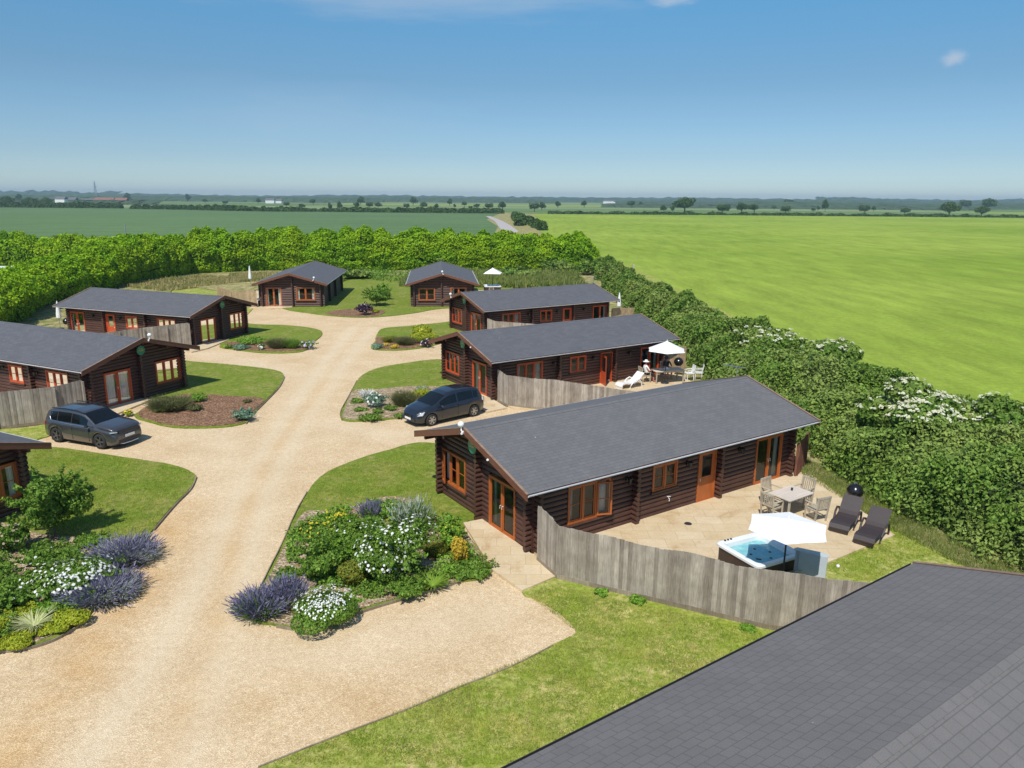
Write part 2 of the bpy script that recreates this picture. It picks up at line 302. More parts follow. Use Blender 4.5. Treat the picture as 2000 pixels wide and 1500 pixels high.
M['lilac'] = leafmat('lilac_blossom', [(.45, .36, .6), (.65, .58, .75)], None, .25)
M['pinkish'] = leafmat('pale_pink_leaves', [(.4, .34, .2), (.5, .4, .28)], None, .2)
M['strap'] = leafmat('strap_leaves', [(.16, .28, .03), (.26, .38, .05)], None, .25); M['varieg'] = leafmat('cream_striped_leaves', [(.3, .36, .1), (.66, .66, .36)], None, .25)
M['tall'] = leafmat('tall_grass_blades', [(.10, .17, .03), (.18, .24, .05), (.36, .33, .14)], (.2, .25, .05), .2, .3)
M['straw'] = leafmat('straw_blades', [(.35, .3, .12), (.48, .4, .2)], (.2, .25, .05), .2, .4)
M['blade'] = leafmat('lawn_blades', [(.2, .32, .025), (.32, .44, .045), (.5, .52, .12)], (.55, .5, .14), .35, .7)
M['tree'] = leafmat('tree_leaves', [(.04, .085, .018), (.065, .12, .022), (.1, .16, .035)], None, .15)
M['wood'] = plain('far_wood_foliage', (.05, .085, .03), .95, .35, .08)
# ---------------------------------------------------------------- mesh builders
class MB:
    def __init__(s): s.v = []; s.f = []; s.m = []; s.mi = 0
    def add(s, vs, fs):
        o = len(s.v); s.v += [tuple(x) for x in vs]; s.f += [[o+i for i in f] for f in fs]; s.m += [s.mi]*len(fs)
    def box(s, c, d, rz=0, rx=0, ry=0):
        x, y, z = [q/2 for q in d]; Mx = Matrix.Translation(c) @ Matrix.Rotation(rz, 4, 'Z') @ Matrix.Rotation(ry, 4, 'Y') @ Matrix.Rotation(rx, 4, 'X')
        p = [Mx @ Vector(q) for q in [(-x, -y, -z), (x, -y, -z), (x, y, -z), (-x, y, -z), (-x, -y, z), (x, -y, z), (x, y, z), (-x, y, z)]]
        s.add(p, [(0, 3, 2, 1), (4, 5, 6, 7), (0, 1, 5, 4), (1, 2, 6, 5), (2, 3, 7, 6), (3, 0, 4, 7)])
    def bar(s, a, b, w, h=None, up=(0, 0, 1)):
        a = Vector(a); b = Vector(b); h = h or w; d = (b-a).normalized(); u = Vector(up)
        if abs(d.dot(u)) > .95: u = Vector((1, 0, 0))
        sx = d.cross(u).normalized()*w/2; sz = sx.cross(d).normalized()*h/2
        p = [a-sx-sz, a+sx-sz, a+sx+sz, a-sx+sz, b-sx-sz, b+sx-sz, b+sx+sz, b-sx+sz]
        s.add(p, [(0, 1, 2, 3), (7, 6, 5, 4), (0, 4, 5, 1), (1, 5, 6, 2), (2, 6, 7, 3), (3, 7, 4, 0)])
    def tube(s, pts, r, n=8, cap=True):
        pts = [Vector(p) for p in pts]; rr = r if isinstance(r, (list, tuple)) else [r]*len(pts); o = len(s.v); vs = []
        for i, p in enumerate(pts):
            d = (pts[min(i+1, len(pts)-1)]-pts[max(i-1, 0)]).normalized(); u = Vector((0, 0, 1)) if abs(d.z) < .9 else Vector((1, 0, 0))
            a = d.cross(u).normalized(); b = d.cross(a)
            vs += [p+(a*math.cos(2*math.pi*k/n)+b*math.sin(2*math.pi*k/n))*rr[i] for k in range(n)]
        fs = [(i*n+k, i*n+(k+1) % n, (i+1)*n+(k+1) % n, (i+1)*n+k) for i in range(len(pts)-1) for k in range(n)]
        if cap: fs += [tuple(range(n)), tuple(range(len(vs)-n, len(vs)))[::-1]]
        s.add(vs, fs)
    def lathe(s, prof, c=(0, 0, 0), n=20, axis='z', sx=1, sy=1):
        vs = []
        for r, z in prof:
            for k in range(n):
                a = 2*math.pi*k/n; x, y = r*math.cos(a)*sx, r*math.sin(a)*sy
                q = (x, y, z) if axis == 'z' else (x, z, y)
                vs.append((c[0]+q[0], c[1]+q[1], c[2]+q[2]))
        m = len(prof); s.add(vs, [(i*n+k, i*n+(k+1) % n, (i+1)*n+(k+1) % n, (i+1)*n+k) for i in range(m-1) for k in range(n)])
    def build(s, name, mats, parent=None, smooth=False, loc=None, recalc=True):
        me = bpy.data.meshes.new(name); me.from_pydata([tuple(map(float, v)) for v in s.v], [], s.f)
        for m in (mats if isinstance(mats, list) else [mats]): me.materials.append(m)
        if any(s.m): me.polygons.foreach_set('material_index', s.m)
        if recalc:
            b = bmesh.new(); b.from_mesh(me); bmesh.ops.recalc_face_normals(b, faces=b.faces); b.to_mesh(me); b.free()
        if smooth: me.shade_smooth() if hasattr(me, 'shade_smooth') else me.polygons.foreach_set('use_smooth', [True]*len(me.polygons))
        o = bpy.data.objects.new(name, me); link(o, parent)
        if loc is not None: o.location = loc
        return o
def np_quads(name, V, mats, parent=None, midx=None, loc=None):
    """V: (n,4,3) array of separate quads"""
    n = len(V); me = bpy.data.meshes.new(name); me.vertices.add(n*4); me.vertices.foreach_set('co', V.astype(np.float32).ravel())
    me.loops.add(n*4); me.loops.foreach_set('vertex_index', np.arange(n*4, dtype=np.int32)); me.polygons.add(n)
    me.polygons.foreach_set('loop_start', np.arange(0, n*4, 4, dtype=np.int32)); me.polygons.foreach_set('loop_total', np.full(n, 4, dtype=np.int32))
    for m in (mats if isinstance(mats, list) else [mats]): me.materials.append(m)
    if midx is not None: me.polygons.foreach_set('material_index', midx.astype(np.int32))
    me.update(calc_edges=True)
    o = bpy.data.objects.new(name, me); link(o, parent)
    if loc is not None: o.location = loc
    return o
def unit(a): return a/np.maximum(np.linalg.norm(a, axis=1, keepdims=True), 1e-9)
def leaves(P, Nn, size, aspect=.6, spread=.8, var=.4):
    """one diamond leaf per point, roughly facing the outward direction"""
    n = len(P); nn = unit(Nn+rng.normal(0, spread, (n, 3))); t = unit(np.cross(nn, rng.normal(0, 1, (n, 3)))); b = np.cross(nn, t)
    s = (size*(1+rng.uniform(-var, var, n)))[:, None]
    return np.stack([P-t*s, P-b*s*aspect, P+t*s, P+b*s*aspect], 1)
def blades(P, D, length, width):
    n = len(P); D = unit(D); sd = unit(np.cross(D, rng.normal(0, 1, (n, 3)))); L = (length*(1+rng.uniform(-.35, .35, n)))[:, None]
    return np.stack([P-sd*width/2, P+sd*width/2, P+D*L+sd*width*.15, P+D*L-sd*width*.15], 1)
def wavy(x, y, z, seed=0, s=1.):
    r = np.random.default_rng(seed); t = 0
    for k in range(7):
        f = r.normal(0, 1, 3)*s*(1+k*.6); t = t+np.sin(f[0]*x+f[1]*y+f[2]*z+r.uniform(0, 6))/(1+k*.6)
    return t/2.2
def crown_pts(n, rx, ry, rz, blobs=9, lump=.42, low=-.5, seed=0, fill=.25):
    """points and outward normals spread over a bunch of overlapping clumps"""
    r = np.random.default_rng(seed); cs = []
    for i in range(blobs):
        a = r.uniform(0, 6.28); u = r.uniform(low, 1); q = math.sqrt(max(0, 1-u*u)); k = r.uniform(.35, .8)
        cs.append([math.cos(a)*q*k, math.sin(a)*q*k, u*k])
    cs = np.array(cs+[[0, 0, 0]]); rad = np.append(r.uniform(lump*.7, lump*1.25, blobs), .6)
    idx = r.choice(len(cs), n, p=rad**2/np.sum(rad**2)); d = unit(r.normal(0, 1, (n, 3))); k = 1-fill*r.random(n)**2
    P = cs[idx]+d*(rad[idx]*k)[:, None]; ctr = np.linalg.norm(P, axis=1); keep = (ctr > .35) & (P[:, 2] > -.9)
    P = P[keep]; d = d[keep]; nn = unit(d+.5*unit(P)); return P*[rx, ry, rz], nn
# ---------------------------------------------------------------- ground sheets
def smooth_poly(pts, k=5, closed=True, jit=0.0):
    P = [Vector((p[0], p[1])) for p in pts]; o = []; n = len(P); r = random.Random(3)
    for i in range(n if closed else n-1):
        p0, p1, p2, p3 = (P[(i-1) % n], P[i], P[(i+1) % n], P[(i+2) % n]) if closed else (P[max(i-1, 0)], P[i], P[i+1], P[min(i+2, n-1)])
        for j in range(k):
            t = j/k; q = .5*((2*p1)+(p2-p0)*t+(2*p0-5*p1+4*p2-p3)*t*t+(3*p1-p0-3*p2+p3)*t**3)
            o.append(q+Vector((r.uniform(-jit, jit), r.uniform(-jit, jit))))
    if not closed: o.append(P[-1])
    return o
def patch(name, pts, z, m, thick=.03, k=5, jit=.02, smooth=True, hf=None):
    pts = smooth_poly(pts, k, True, jit) if smooth else [Vector((p[0], p[1])) for p in pts]
    bm = bmesh.new(); top = [bm.verts.new((p.x, p.y, z)) for p in pts]; bot = [bm.verts.new((p.x, p.y, z-thick)) for p in pts]; n = len(pts)
    f = bm.faces.new(top)
    for i in range(n): bm.faces.new((bot[i], bot[(i+1) % n], top[(i+1) % n], top[i]))
    bmesh.ops.recalc_face_normals(bm, faces=bm.faces)
    bmesh.ops.triangulate(bm, faces=[f]); me = bpy.data.meshes.new(name); bm.to_mesh(me); bm.free(); me.materials.append(m)
    o = bpy.data.objects.new(name, me); link(o); o['kind'] = 'structure'; return o
def gp(L, z=0): return [at(x, y, z) for x, y in L]
g = MB(); ring = [(4200*math.cos(2*math.pi*k/64), 4200*math.sin(2*math.pi*k/64), -.35) for k in range(64)]
g.add(ring, [tuple(range(64))]); o = g.build('ground', M['ground'], recalc=False); o['kind'] = 'structure'
def sheet(name, pts, z, m):
    g = MB(); g.add([(p[0], p[1], z) for p in pts], [tuple(range(len(pts)))]); o = g.build(name, m, recalc=False)
    if o.data.polygons[0].normal.z < 0: o.data.flip_normals()
    o['kind'] = 'structure'; return o
sheet('crop_field', [(24, -40), (22.5, 33), (19.5, 47), (17, 80), (14.5, 131), (9, 250), (13, 400), (14, 548), (186, 560), (386, 580), (700, 610), (700, -40)], -.02, M['field_right'])
sheet('wheat_field', [(-6, 135), (-60, 150), (-160, 150), (-500, 120), (-700, 640), (-431, 646), (-225, 668), (-9, 596), (-14, 400), (-6, 300)], -.02, M['field_left'])
o = sheet('lane', [(-3, 120), (-3.4, 250), (-6, 305), (-9, 370), (-17, 470), (-14, 470), (-5, 370), (-1, 310), (1.5, 262), (1, 120)], .0, plain('pale_lane', (.42, .38, .36), .9))
sheet('verge', [(-40, 20), (24, -40), (22.5, 33), (19.5, 47), (17, 80), (14.5, 131), (9, 250), (13, 400), (14, 548), (-9, 596), (-14, 400), (-6, 300), (-6, 135), (-60, 150), (-160, 150), (-120, 60)], -.06, M['rough'])
for i, (a, b_, x0, x1, m) in enumerate([(700, 900, -900, -120, 'far_a'), (640, 800, -90, 420, 'far_b'), (640, 900, 480, 1500, 'far_c'), (820, 1000, -60, 500, 'far_a'), (950, 1250, -1400, -300, 'far_b'), (1050, 1400, -250, 500, 'far_c'), (930, 1300, 560, 1700, 'far_b'), (1300, 1800, -1800, -400, 'far_a'), (1450, 2000, -350, 900, 'far_a'), (1350, 2000, 950, 2600, 'far_c')]):
    sheet('far_field', [(x0, a+20), (x1, a-10), (x1+40, b_), (x0-60, b_+25)], -.2+.01*i, M[m])
# gravel sheet on a fine grid, with two vertex attributes for wheel wear and loose darker gravel
GX0, GX1, GY0, GY1, ST = -36, 7.5, 2, 80, .25
xs = np.arange(GX0, GX1, ST); ys = np.arange(GY0, GY1, ST); XX, YY = np.meshgrid(xs, ys); nx, ny = len(xs), len(ys)
gv = np.stack([XX.ravel(), YY.ravel(), np.zeros(nx*ny)], 1); ii = np.arange((ny-1)*nx).reshape(ny-1, nx)[:, :-1].ravel()
me = bpy.data.meshes.new('gravel_drive'); me.from_pydata(gv.tolist(), [], np.stack([ii, ii+1, ii+nx+1, ii+nx], 1).tolist()); me.materials.append(M['gravel'])
def dseg(P, L):
    D = np.full(len(P), 1e9)
    for a, b in zip(L[:-1], L[1:]):
        a = np.array(a[:2]); b = np.array(b[:2]); t = np.clip(((P-a)@(b-a))/((b-a)@(b-a)), 0, 1); D = np.minimum(D, np.linalg.norm(P-a-t[:, None]*(b-a), axis=1))
    return D
gP = gv[:, :2]; wear = np.zeros(len(gP))
for L in [[(120, 1560), (300, 1290), (400, 1120), (470, 960), (560, 810), (640, 700), (690, 640)], [(330, 1560), (430, 1290), (480, 1100), (520, 960), (600, 810), (680, 700), (730, 640)]]:
    wear = np.maximum(wear, np.exp(-(dseg(gP, gp(L))/.55)**2)*.8)
for L in [[(480, 960), (430, 850), (330, 810)], [(640, 830), (760, 850), (830, 850)], [(620, 740), (450, 700), (400, 690)], [(500, 1290), (700, 1260), (950, 1200)]]:
    wear = np.maximum(wear, np.exp(-(dseg(gP, gp(L))/1.1)**2)*.5)
loose = np.clip(np.exp(-(dseg(gP, gp([(300, 1560), (420, 1250), (455, 1060), (520, 900), (640, 740)]))/.35)**2)*.7+np.exp(-(dseg(gP, gp([(0, 1500), (150, 1330), (280, 1130), (350, 990)]))/.8)**2)*.9+np.exp(-(dseg(gP, gp([(700, 1560), (760, 1400), (520, 1350)]))/1.0)**2)*.4, 0, 1)
loose = np.clip(loose*(.7+.5*wavy(gP[:, 0], gP[:, 1], 0, 5, 1.5)), 0, 1)
for nm, arr in (('wear', wear), ('loose', loose)):
    a = me.attributes.new(nm, 'FLOAT', 'POINT'); a.data.foreach_set('value', arr.astype(np.float32))
o = bpy.data.objects.new('gravel_drive', me); link(o); o['kind'] = 'structure'
# lawns and beds as shallow raised patches over the gravel
def edging(pts, name='path_edging', h=.075):
    P = smooth_poly(gp(pts), 6, False); m = MB()
    for a, b in zip(P[:-1], P[1:]): m.bar((a.x, a.y, h/2), (b.x, b.y, h/2), .03, h)
    o = m.build(name, M['edging']); o['kind'] = 'structure'
ISL = {
 'lawn_a': ([(838, 866), (760, 880), (700, 898), (650, 918), (620, 938), (600, 965), (580, 1002), (555, 1060), (530, 1110), (512, 1145), (470, 1172), (462, 1195), (490, 1213), (540, 1224), (610, 1228), (715, 1192), (800, 1167), (880, 1142), (962, 1116), (905, 1025), (1000, 1000), (1000, 900)], 'lawn2'),
 'lawn_b': ([(930, 706), (852, 703), (800, 709), (750, 717), (715, 729), (695, 748), (682, 775), (667, 805), (670, 822), (710, 824), (760, 820), (800, 812), (905, 768), (960, 760), (1000, 720)], 'lawn2'),
 'lawn_c': ([(930, 622), (868, 630), (800, 637), (750, 642), (737, 652), (733, 666), (724, 680), (745, 685), (795, 684), (845, 676), (900, 660), (960, 640)], 'lawn2'),
 'lawn_e': ([(440, 628), (500, 634), (560, 636), (605, 641), (627, 647), (628, 656), (612, 670), (600, 684), (570, 690), (510, 690), (460, 684), (428, 677), (455, 655), (420, 640)], 'lawn2'),
 'lawn_d': ([(320, 700), (375, 707), (450, 713), (520, 721), (547, 727), (554, 736), (545, 755), (520, 782), (497, 805), (480, 827), (430, 836), (350, 837), (300, 828), (262, 812), (305, 785), (250, 740)], 'lawn2'),
 'lawn_l': ([(-60, 866), (66, 872), (150, 880), (230, 893), (320, 906), (362, 918), (383, 933), (372, 955), (340, 987), (300, 1035), (282, 1062), (250, 1110), (205, 1163), (165, 1215), (110, 1248), (50, 1266), (0, 1275), (-150, 1290), (-300, 1290), (-300, 1000)], 'lawn2'),
 'lawn_strip': ([(-120, 850), (-10, 841), (60, 835), (98, 829), (108, 838), (100, 851), (75, 859), (58, 866), (-20, 880), (-120, 885)], 'lawn'),
 'lawn_g': ([(555, 604), (600, 612), (650, 618), (705, 621), (760, 618), (810, 612), (866, 603), (985, 596), (1000, 560), (960, 535), (760, 532), (690, 536), (600, 560), (545, 590)], 'lawn2'),
 'lawn_f': ([(495, 603), (440, 640), (360, 610), (310, 585), (330, 560), (420, 563), (480, 575), (500, 590)], 'lawn'),
}
for nm, (L, m) in ISL.items(): patch('lawn', gp(L), .05, M[m], .06)
B0 = at(510, 1500)
patch('lawn', [*[tuple(at(x, y))[:2] for x, y in [(120, 1667), (250, 1612), (380, 1557), (510, 1502), (640, 1447), (800, 1386), (900, 1343), (1000, 1303), (1080, 1262), (1124, 1238), (1100, 1205), (1060, 1178), (1020, 1158), (1086, 1130)]], (2.5, 21), (6, 30), (12.5, 30), (14, 120), (19, 125), (22, 40), (25, 10), (14, -6), (-4, -6)], .05, M['lawn'], .06, 3)
patch('rough_bank', gp([(320, 585), (350, 560), (480, 572), (620, 540), (760, 538), (960, 542), (1110, 545), (1180, 560), (1165, 505), (700, 500), (300, 500), (230, 560)]), .16, M['rough'], .2)
patch('rough_bank', [(11.2, 31), (12.2, 26.2), (12.6, 24.4), (12.9, 23.2), (13.6, 21), (14.5, 18), (22, 16), (20, 50), (14, 118), (11.4, 118), (11.2, 60), (10.6, 45)], .07, M['rough'], .1, 1, 0, False)
BED = {
 'a': ([(596, 1003), (560, 1060), (535, 1112), (514, 1147), (474, 1173), (467, 1194), (492, 1210), (541, 1221), (610, 1225), (712, 1190), (798, 1165), (878, 1140), (950, 1117), (905, 1040), (850, 1010), (800, 978), (740, 975), (660, 1000)], 'soil'),
 'b': ([(690, 766), (730, 763), (790, 757), (850, 757), (890, 764), (850, 785), (790, 815), (755, 818), (710, 821), (673, 819), (671, 806)], 'soil'),
 'c': ([(738, 660), (735, 668), (727, 679), (745, 683), (795, 682), (843, 674), (858, 662), (800, 660)], 'bark'),
 'd': ([(300, 790), (365, 772), (440, 775), (513, 781), (494, 806), (478, 825), (430, 833), (352, 834), (300, 825), (270, 811)], 'bark'),
 'e': ([(440, 672), (480, 668), (540, 672), (590, 668), (612, 672), (598, 683), (568, 687), (512, 687), (465, 682)], 'bark'),
 'g': ([(636, 612), (670, 606), (720, 604), (752, 610), (735, 618), (705, 620), (655, 617)], 'bark'),
 'l': ([(-60, 1010), (20, 1030), (90, 1048), (200, 1055), (270, 1062), (242, 1108), (200, 1158), (160, 1212), (108, 1243), (50, 1261), (0, 1270), (-140, 1280)], 'soil'),
}
for nm, (L, m) in BED.items(): patch('flower_bed', gp(L), .075, M[m], .03)
edging([(600, 963), (578, 1002), (553, 1060), (528, 1110), (510, 1146)]); edging([(540, 1226), (612, 1231), (717, 1194), (800, 1169), (880, 1144), (963, 1117)])
edging([(384, 933), (373, 957), (342, 989), (301, 1037)]); edging([(166, 1218), (110, 1251), (50, 1270), (-20, 1278)])
edging([(556, 737), (546, 757), (521, 784), (498, 807), (481, 829)]); edging([(697, 745), (681, 775), (665, 806), (668, 822)])
edging([(505, 1503), (640, 1449), (800, 1388), (900, 1345), (1000, 1305), (1080, 1264)])
# paving
def slab(pts): return patch('paving', [(p[0], p[1]) for p in pts], .085, M['slab'], .08, 1, 0, False)
CAB = {'A': (-1.533, 23.277, .5922, 1, 13.9), 'B': (-3.046, 41.286, .5763, 1, 13.6), 'C': (-4.127, 59.583, .566, 1, 13.4), 'D': (-19.392, 38.623, 2.7023, -1, 14),
       'E': (-21.66, 56.086, 2.7816, -1, 13.4), 'F': (-21.911, 73.54, 1.6532, -1, 14.8), 'G': (-6.996, 74.556, 1.6707, 1, 14.8), 'L': (-17.53, 21.33, 2.688, -1, 13.8), 'H': (.22, 5.366, .6074, 1, 13.9)}
def cl(k, x, lat):   # cabin plan -> world; lat>0 is the side with the doors
    X, Y, a, m, L = CAB[k]; return (X+x*math.cos(a)+m*lat*math.sin(a), Y+x*math.sin(a)-m*lat*math.cos(a))
for k in 'ABCDEL':
    slab([cl(k, *p) for p in [(.75, .0), (-.02, -.09), (-.95, 3.2), (-.9, 4.68), (.37, 4.54), (.62, 2.8)]])
    slab([cl(k, *p) for p in [(.75, 2.8), (13.6, 2.8), (14.0, 3.35), (13.0, 5.4), (11.4, 8.4), (7.6, 8.35), (3.4, 8.5), (.6, 4.6)]])
slab([cl('F', *p) for p in [(.75, -.1), (.1, -.1), (-.9, 1.8), (-.6, 3.9), (.75, 3.9)]]); slab([cl('F', *p) for p in [(2, 2.8), (14, 2.8), (14, 8), (8, 8), (2, 6)]]); slab([cl('G', *p) for p in [(.75, 2.8), (14, 2.8), (14, 9), (6, 9), (.75, 6)]])
# ---------------------------------------------------------------- log cabins
HE, HR, HW, WY, WX, PIT = 2.36, 3.42, 3.59, 2.92, .72, .172
def rz_(lat): return HR-(HR-HE)*abs(lat)/HW
def log_wall(mb, fn, u0, u1, opens, top, z0=.03):
    """horizontal half-round logs; fn(u, out, z) -> plan point"""
    i = 0
    while True:
        a = z0+i*PIT; b = a+PIT; zc = (a+b)/2; i += 1
        lo, hi = u0, u1
        if top == 'gable':
            if zc > HR-.2: break
            lim = HW*(HR-.14-zc)/(HR-HE); lo, hi = max(u0, -lim), min(u1, lim)
            if hi-lo < .2: break
        elif b > top+.05: break
        iv = [(lo, hi)]
        for (o0, o1, p0, p1) in opens:
            if p0 < zc < p1:
                nv = []
                for (s, e) in iv:
                    if o0 > s and o0 < e: nv.append((s, o0))
                    if o1 > s and o1 < e: nv.append((o1, e))
                    if o1 <= s or o0 >= e: nv.append((s, e))
                iv = nv
        prof = [(-.07, a), (0, a), (.034, a+.02), (.055, a+PIT*.35), (.055, a+PIT*.65), (.034, b-.02), (0, b), (-.07, b)]
        for s, e in iv:
            n = len(prof); mb.add([fn(s, o, z) for o, z in prof]+[fn(e, o, z) for o, z in prof], [(k, (k+1) % n, n+(k+1) % n, n+k) for k in range(n)]+[tuple(range(n)), tuple(range(n, 2*n))])
def cabin(key, label, opt={}):
    X, Y, a, m, L = CAB[key]
    P = lambda x, lat, z: (x, -m*lat, z)
    c = thing('log_cabin', label, 'log cabin', (X, Y, 0), a, 'log cabins around the gravel drive')
    full = not opt.get('roof_only'); FR = M['red'] if key in 'BCDE' else M['orange']
    if key in 'BD': FR = M['red']
    fw = opt.get('fw', (-2.78, -1.1, .6, 1.86)); fd = opt.get('fd', (.45, 2.0, .05, 1.85))
    LW = [('win3', 2.0, 3.75, .66, 1.93), ('win2', 5.65, 6.82, .97, 1.93), ('door', 7.9, 8.82, .03, 1.93), ('french', 11.05, 12.6, .06, 1.93)]
    if opt.get('blank'): LW = []
    # walls
    long_fn = lambda s: (lambda u, o, z: P(u, s*(WY+o), z))
    front_fn = lambda u, o, z: P(WX-o, u, z); back_fn = lambda u, o, z: P(L-WX+o, u, z)
    w = MB(); log_wall(w, long_fn(1), WX, L-WX, [q[1:] for q in LW], 2.42); w.build('wall', M['log'], c)
    w = MB(); log_wall(w, long_fn(-1), WX, L-WX, [], 2.42); w.build('wall', M['log'], c)
    w = MB(); log_wall(w, front_fn, -WY, WY, [(fw[0], fw[1], fw[2], fw[3]), (fd[0], fd[1], fd[2], fd[3])], 'gable'); w.build('wall', M['log'], c)
    w = MB(); log_wall(w, back_fn, -WY, WY, [], 'gable'); w.build('wall', M['log'], c)
    # stacks of crossing log ends
    def stack(x, lat, dx, dl, off, top):
        s = MB(); z = .03+PIT*off+PIT/2; r = PIT*.5; ln = .28
        while z < top:
            s.tube([P(x, lat, z), P(x+dx*ln, lat+dl*ln, z)], r, 8); z += PIT
        s.build('log_ends', M['log'], c)
    sides = (1, -1)
    for s in sides:
        for x in (4.82, 8.94): stack(x, s*(WY+.0), 0, s, 0, 2.36)
        stack(WX+.085, s*WY, 0, s, 0, 2.36); stack(WX, s*(WY-.085), -1, 0, .5, 2.3)
        stack(L-WX-.085, s*WY, 0, s, 0, 2.36)
    stack(WX, -.1, -1, 0, 0, 3.1)
    # floor and inner partition keep the inside dim
    f = MB(); f.box((L/2, 0, .1), (L-2*WX-.2, 2*WY-.2, .1)); f.box((L/2, 0, 1.2), (L-2*WX-.3, .08, 2.2)); f.box((4.82, -m*1.5, 1.2), (.08, 2.7, 2.2)); f.box((8.94, -m*1.5, 1.2), (.08, 2.7, 2.2)); f.build('interior', M['interior'], c)
    # openings
    def opening(kind, fn, u0, u1, z0, z1, curt=(1, 1), ajar=(), leafopen=0):
        t = .065; nm = 'window' if kind.startswith('win') else ('door' if kind == 'door' else 'glazed_door')
        fm = MB()
        def bx(a, b, za, zb, o0=-.05, o1=.075):
            ps = [fn(u, o, z) for z in (za, zb) for u, o in ((a, o0), (b, o0), (b, o1), (a, o1))]
            fm.add(ps, [(0, 3, 2, 1), (4, 5, 6, 7), (0, 1, 5, 4), (1, 2, 6, 5), (2, 3, 7, 6), (3, 0, 4, 7)])
        bx(u0, u0+t, z0, z1); bx(u1-t, u1, z0, z1); bx(u0+t, u1-t, z1-t, z1); bx(u0+t, u1-t, z0, z0+t)
        n = {'win3': 3, 'win2': 2, 'door': 1, 'french': 2}[kind]; wd = (u1-u0-2*t)/n
        for i in range(1, n): bx(u0+t+wd*i-.03, u0+t+wd*i+.03, z0+t, z1-t, -.04, .07)
        root = fm.build(nm, FR, c)
        for i in range(n):
            a0 = u0+t+wd*i+(.03 if i else 0); a1 = u0+t+wd*(i+1)-(.03 if i < n-1 else 0); s = .05; b0 = z0+t; b1 = z1-t
            if kind == 'door' and leafopen: break
            sf = MB(); old = fm; fm = sf
            if i in ajar:      # casement pushed out at its free edge
                hinge = a0; ang = .38; g_ = lambda u, o, z, fn_=fn: fn_(hinge+(u-hinge)*math.cos(ang), o+.05+(u-hinge)*math.sin(ang), z)
            else: g_ = fn
            keep = fn; fn = g_
            lowz = b0
            if kind == 'door': lowz = b0+.78; bx(a0, a1, b0, lowz, -.01, .04)
            bx(a0, a0+s, lowz, b1, -.01, .045); bx(a1-s, a1, lowz, b1, -.01, .045); bx(a0+s, a1-s, b1-s, b1, -.01, .045); bx(a0+s, a1-s, lowz, lowz+s, -.01, .045)
            if kind == 'door': bx(a0+s, a0+s+.09, lowz+s, b1-s, -.005, .043); bx(a1-s-.09, a1-s, lowz+s, b1-s, -.005, .043); bx(a0+s, a1-s, lowz+s, lowz+s+.08, -.004, .042)
            if kind.startswith('win'): bx(a0+s, a1-s, (b0+b1)/2-.01, (b0+b1)/2+.01, .0, .03)
            cs = sf.build('casement' if kind.startswith('win') else 'door_leaf', FR, root)
            pn = MB(); e = s*.9; zz0 = lowz+e; q = [fn(u, .015, z) for u, z in ((a0+e, zz0), (a1-e, zz0), (a1-e, b1-e), (a0+e, b1-e))]
            pn.add(q, [(0, 1, 2, 3)]); pn.build('pane', M['glass'], root, recalc=False)
            if kind in ('french', 'door'):
                hd = MB(); ue = (a1-.03 if i == 0 else a0+.03) if kind == 'french' else a0+.03; hd.tube([fn(ue, .045, z0+.95), fn(ue, .09, z0+.95), fn(ue, .1, z0+.86)], .013, 6); hd.build('handle', M['white'], root)
            fm = old; fn = keep
        if kind == 'door' and leafopen:
            hg = u0+t; ang = leafopen; g2 = lambda u, o, z: fn(hg-(u-hg)*math.cos(ang)*1, .08+(u-hg)*math.sin(ang)+o*math.cos(ang), z)
            sf = MB(); W_ = u1-u0-2*t
            def bx2(a, b, za, zb, o0=-.02, o1=.02):
                ps = [g2(hg+u, o, z) for z in (za, zb) for u, o in ((a, o0), (b, o0), (b, o1), (a, o1))]; sf.add(ps, [(0, 3, 2, 1), (4, 5, 6, 7), (0, 1, 5, 4), (1, 2, 6, 5), (2, 3, 7, 6), (3, 0, 4, 7)])
            b0 = z0+t; b1 = z1-t; bx2(0, W_, b0, b0+.8); bx2(0, .13, b0+.8, b1); bx2(W_-.13, W_, b0+.8, b1); bx2(.13, W_-.13, b1-.13, b1)
            sf.build('door_leaf', FR, root); pn = MB(); pn.add([g2(hg+u, 0, z) for u, z in ((.13, b0+.8), (W_-.13, b0+.8), (W_-.13, b1-.13), (.13, b1-.13))], [(0, 1, 2, 3)]); pn.build('pane', M['glass'], root, recalc=False)
        # curtains just inside
        for side, on in zip((0, 1), curt):
            if not on: continue
            cw = (u1-u0)*.27*on; ca = u0+t if side == 0 else u1-t-cw; cm = MB(); k = 14; vs = []
            for j in range(k+1):
                u = ca+cw*j/k; o = -.13+.03*math.sin(j*1.9)
                vs += [fn(u, o, z0+.06), fn(u, o, z1-.04)]
            cm.add(vs, [(2*j, 2*j+1, 2*j+3, 2*j+2) for j in range(k)]); cm.build('curtain', M['curtain'], root, recalc=False)
        if kind.startswith('win'):
            sl_ = MB(); old = fm; fm = sl_; bx(u0-.07, u1+.07, z0-.06, z0, .03, .13); fm = old; sl_.build('sill', M['log'], root)
        return root
    # bodies of the openings
    cu = opt.get('curt', .6)
    opening('win3' if not opt.get('fw2') else 'win2', front_fn, *fw, curt=(cu, cu), ajar=opt.get('ajar', ())); opening('french', front_fn, *fd, curt=(opt.get('dcurt', .7), opt.get('dcurt2', .4)))
    for q in LW: opening(q[0], long_fn(1), *q[1:], curt=((.5, .7) if q[0] == 'win3' else (.35, .5) if q[0] == 'french' else (0, 0)), ajar=((2,) if (q[0] == 'win3' and opt.get('ajar')) else ()), leafopen=(opt.get('open', 0) if q[0] == 'door' else 0))
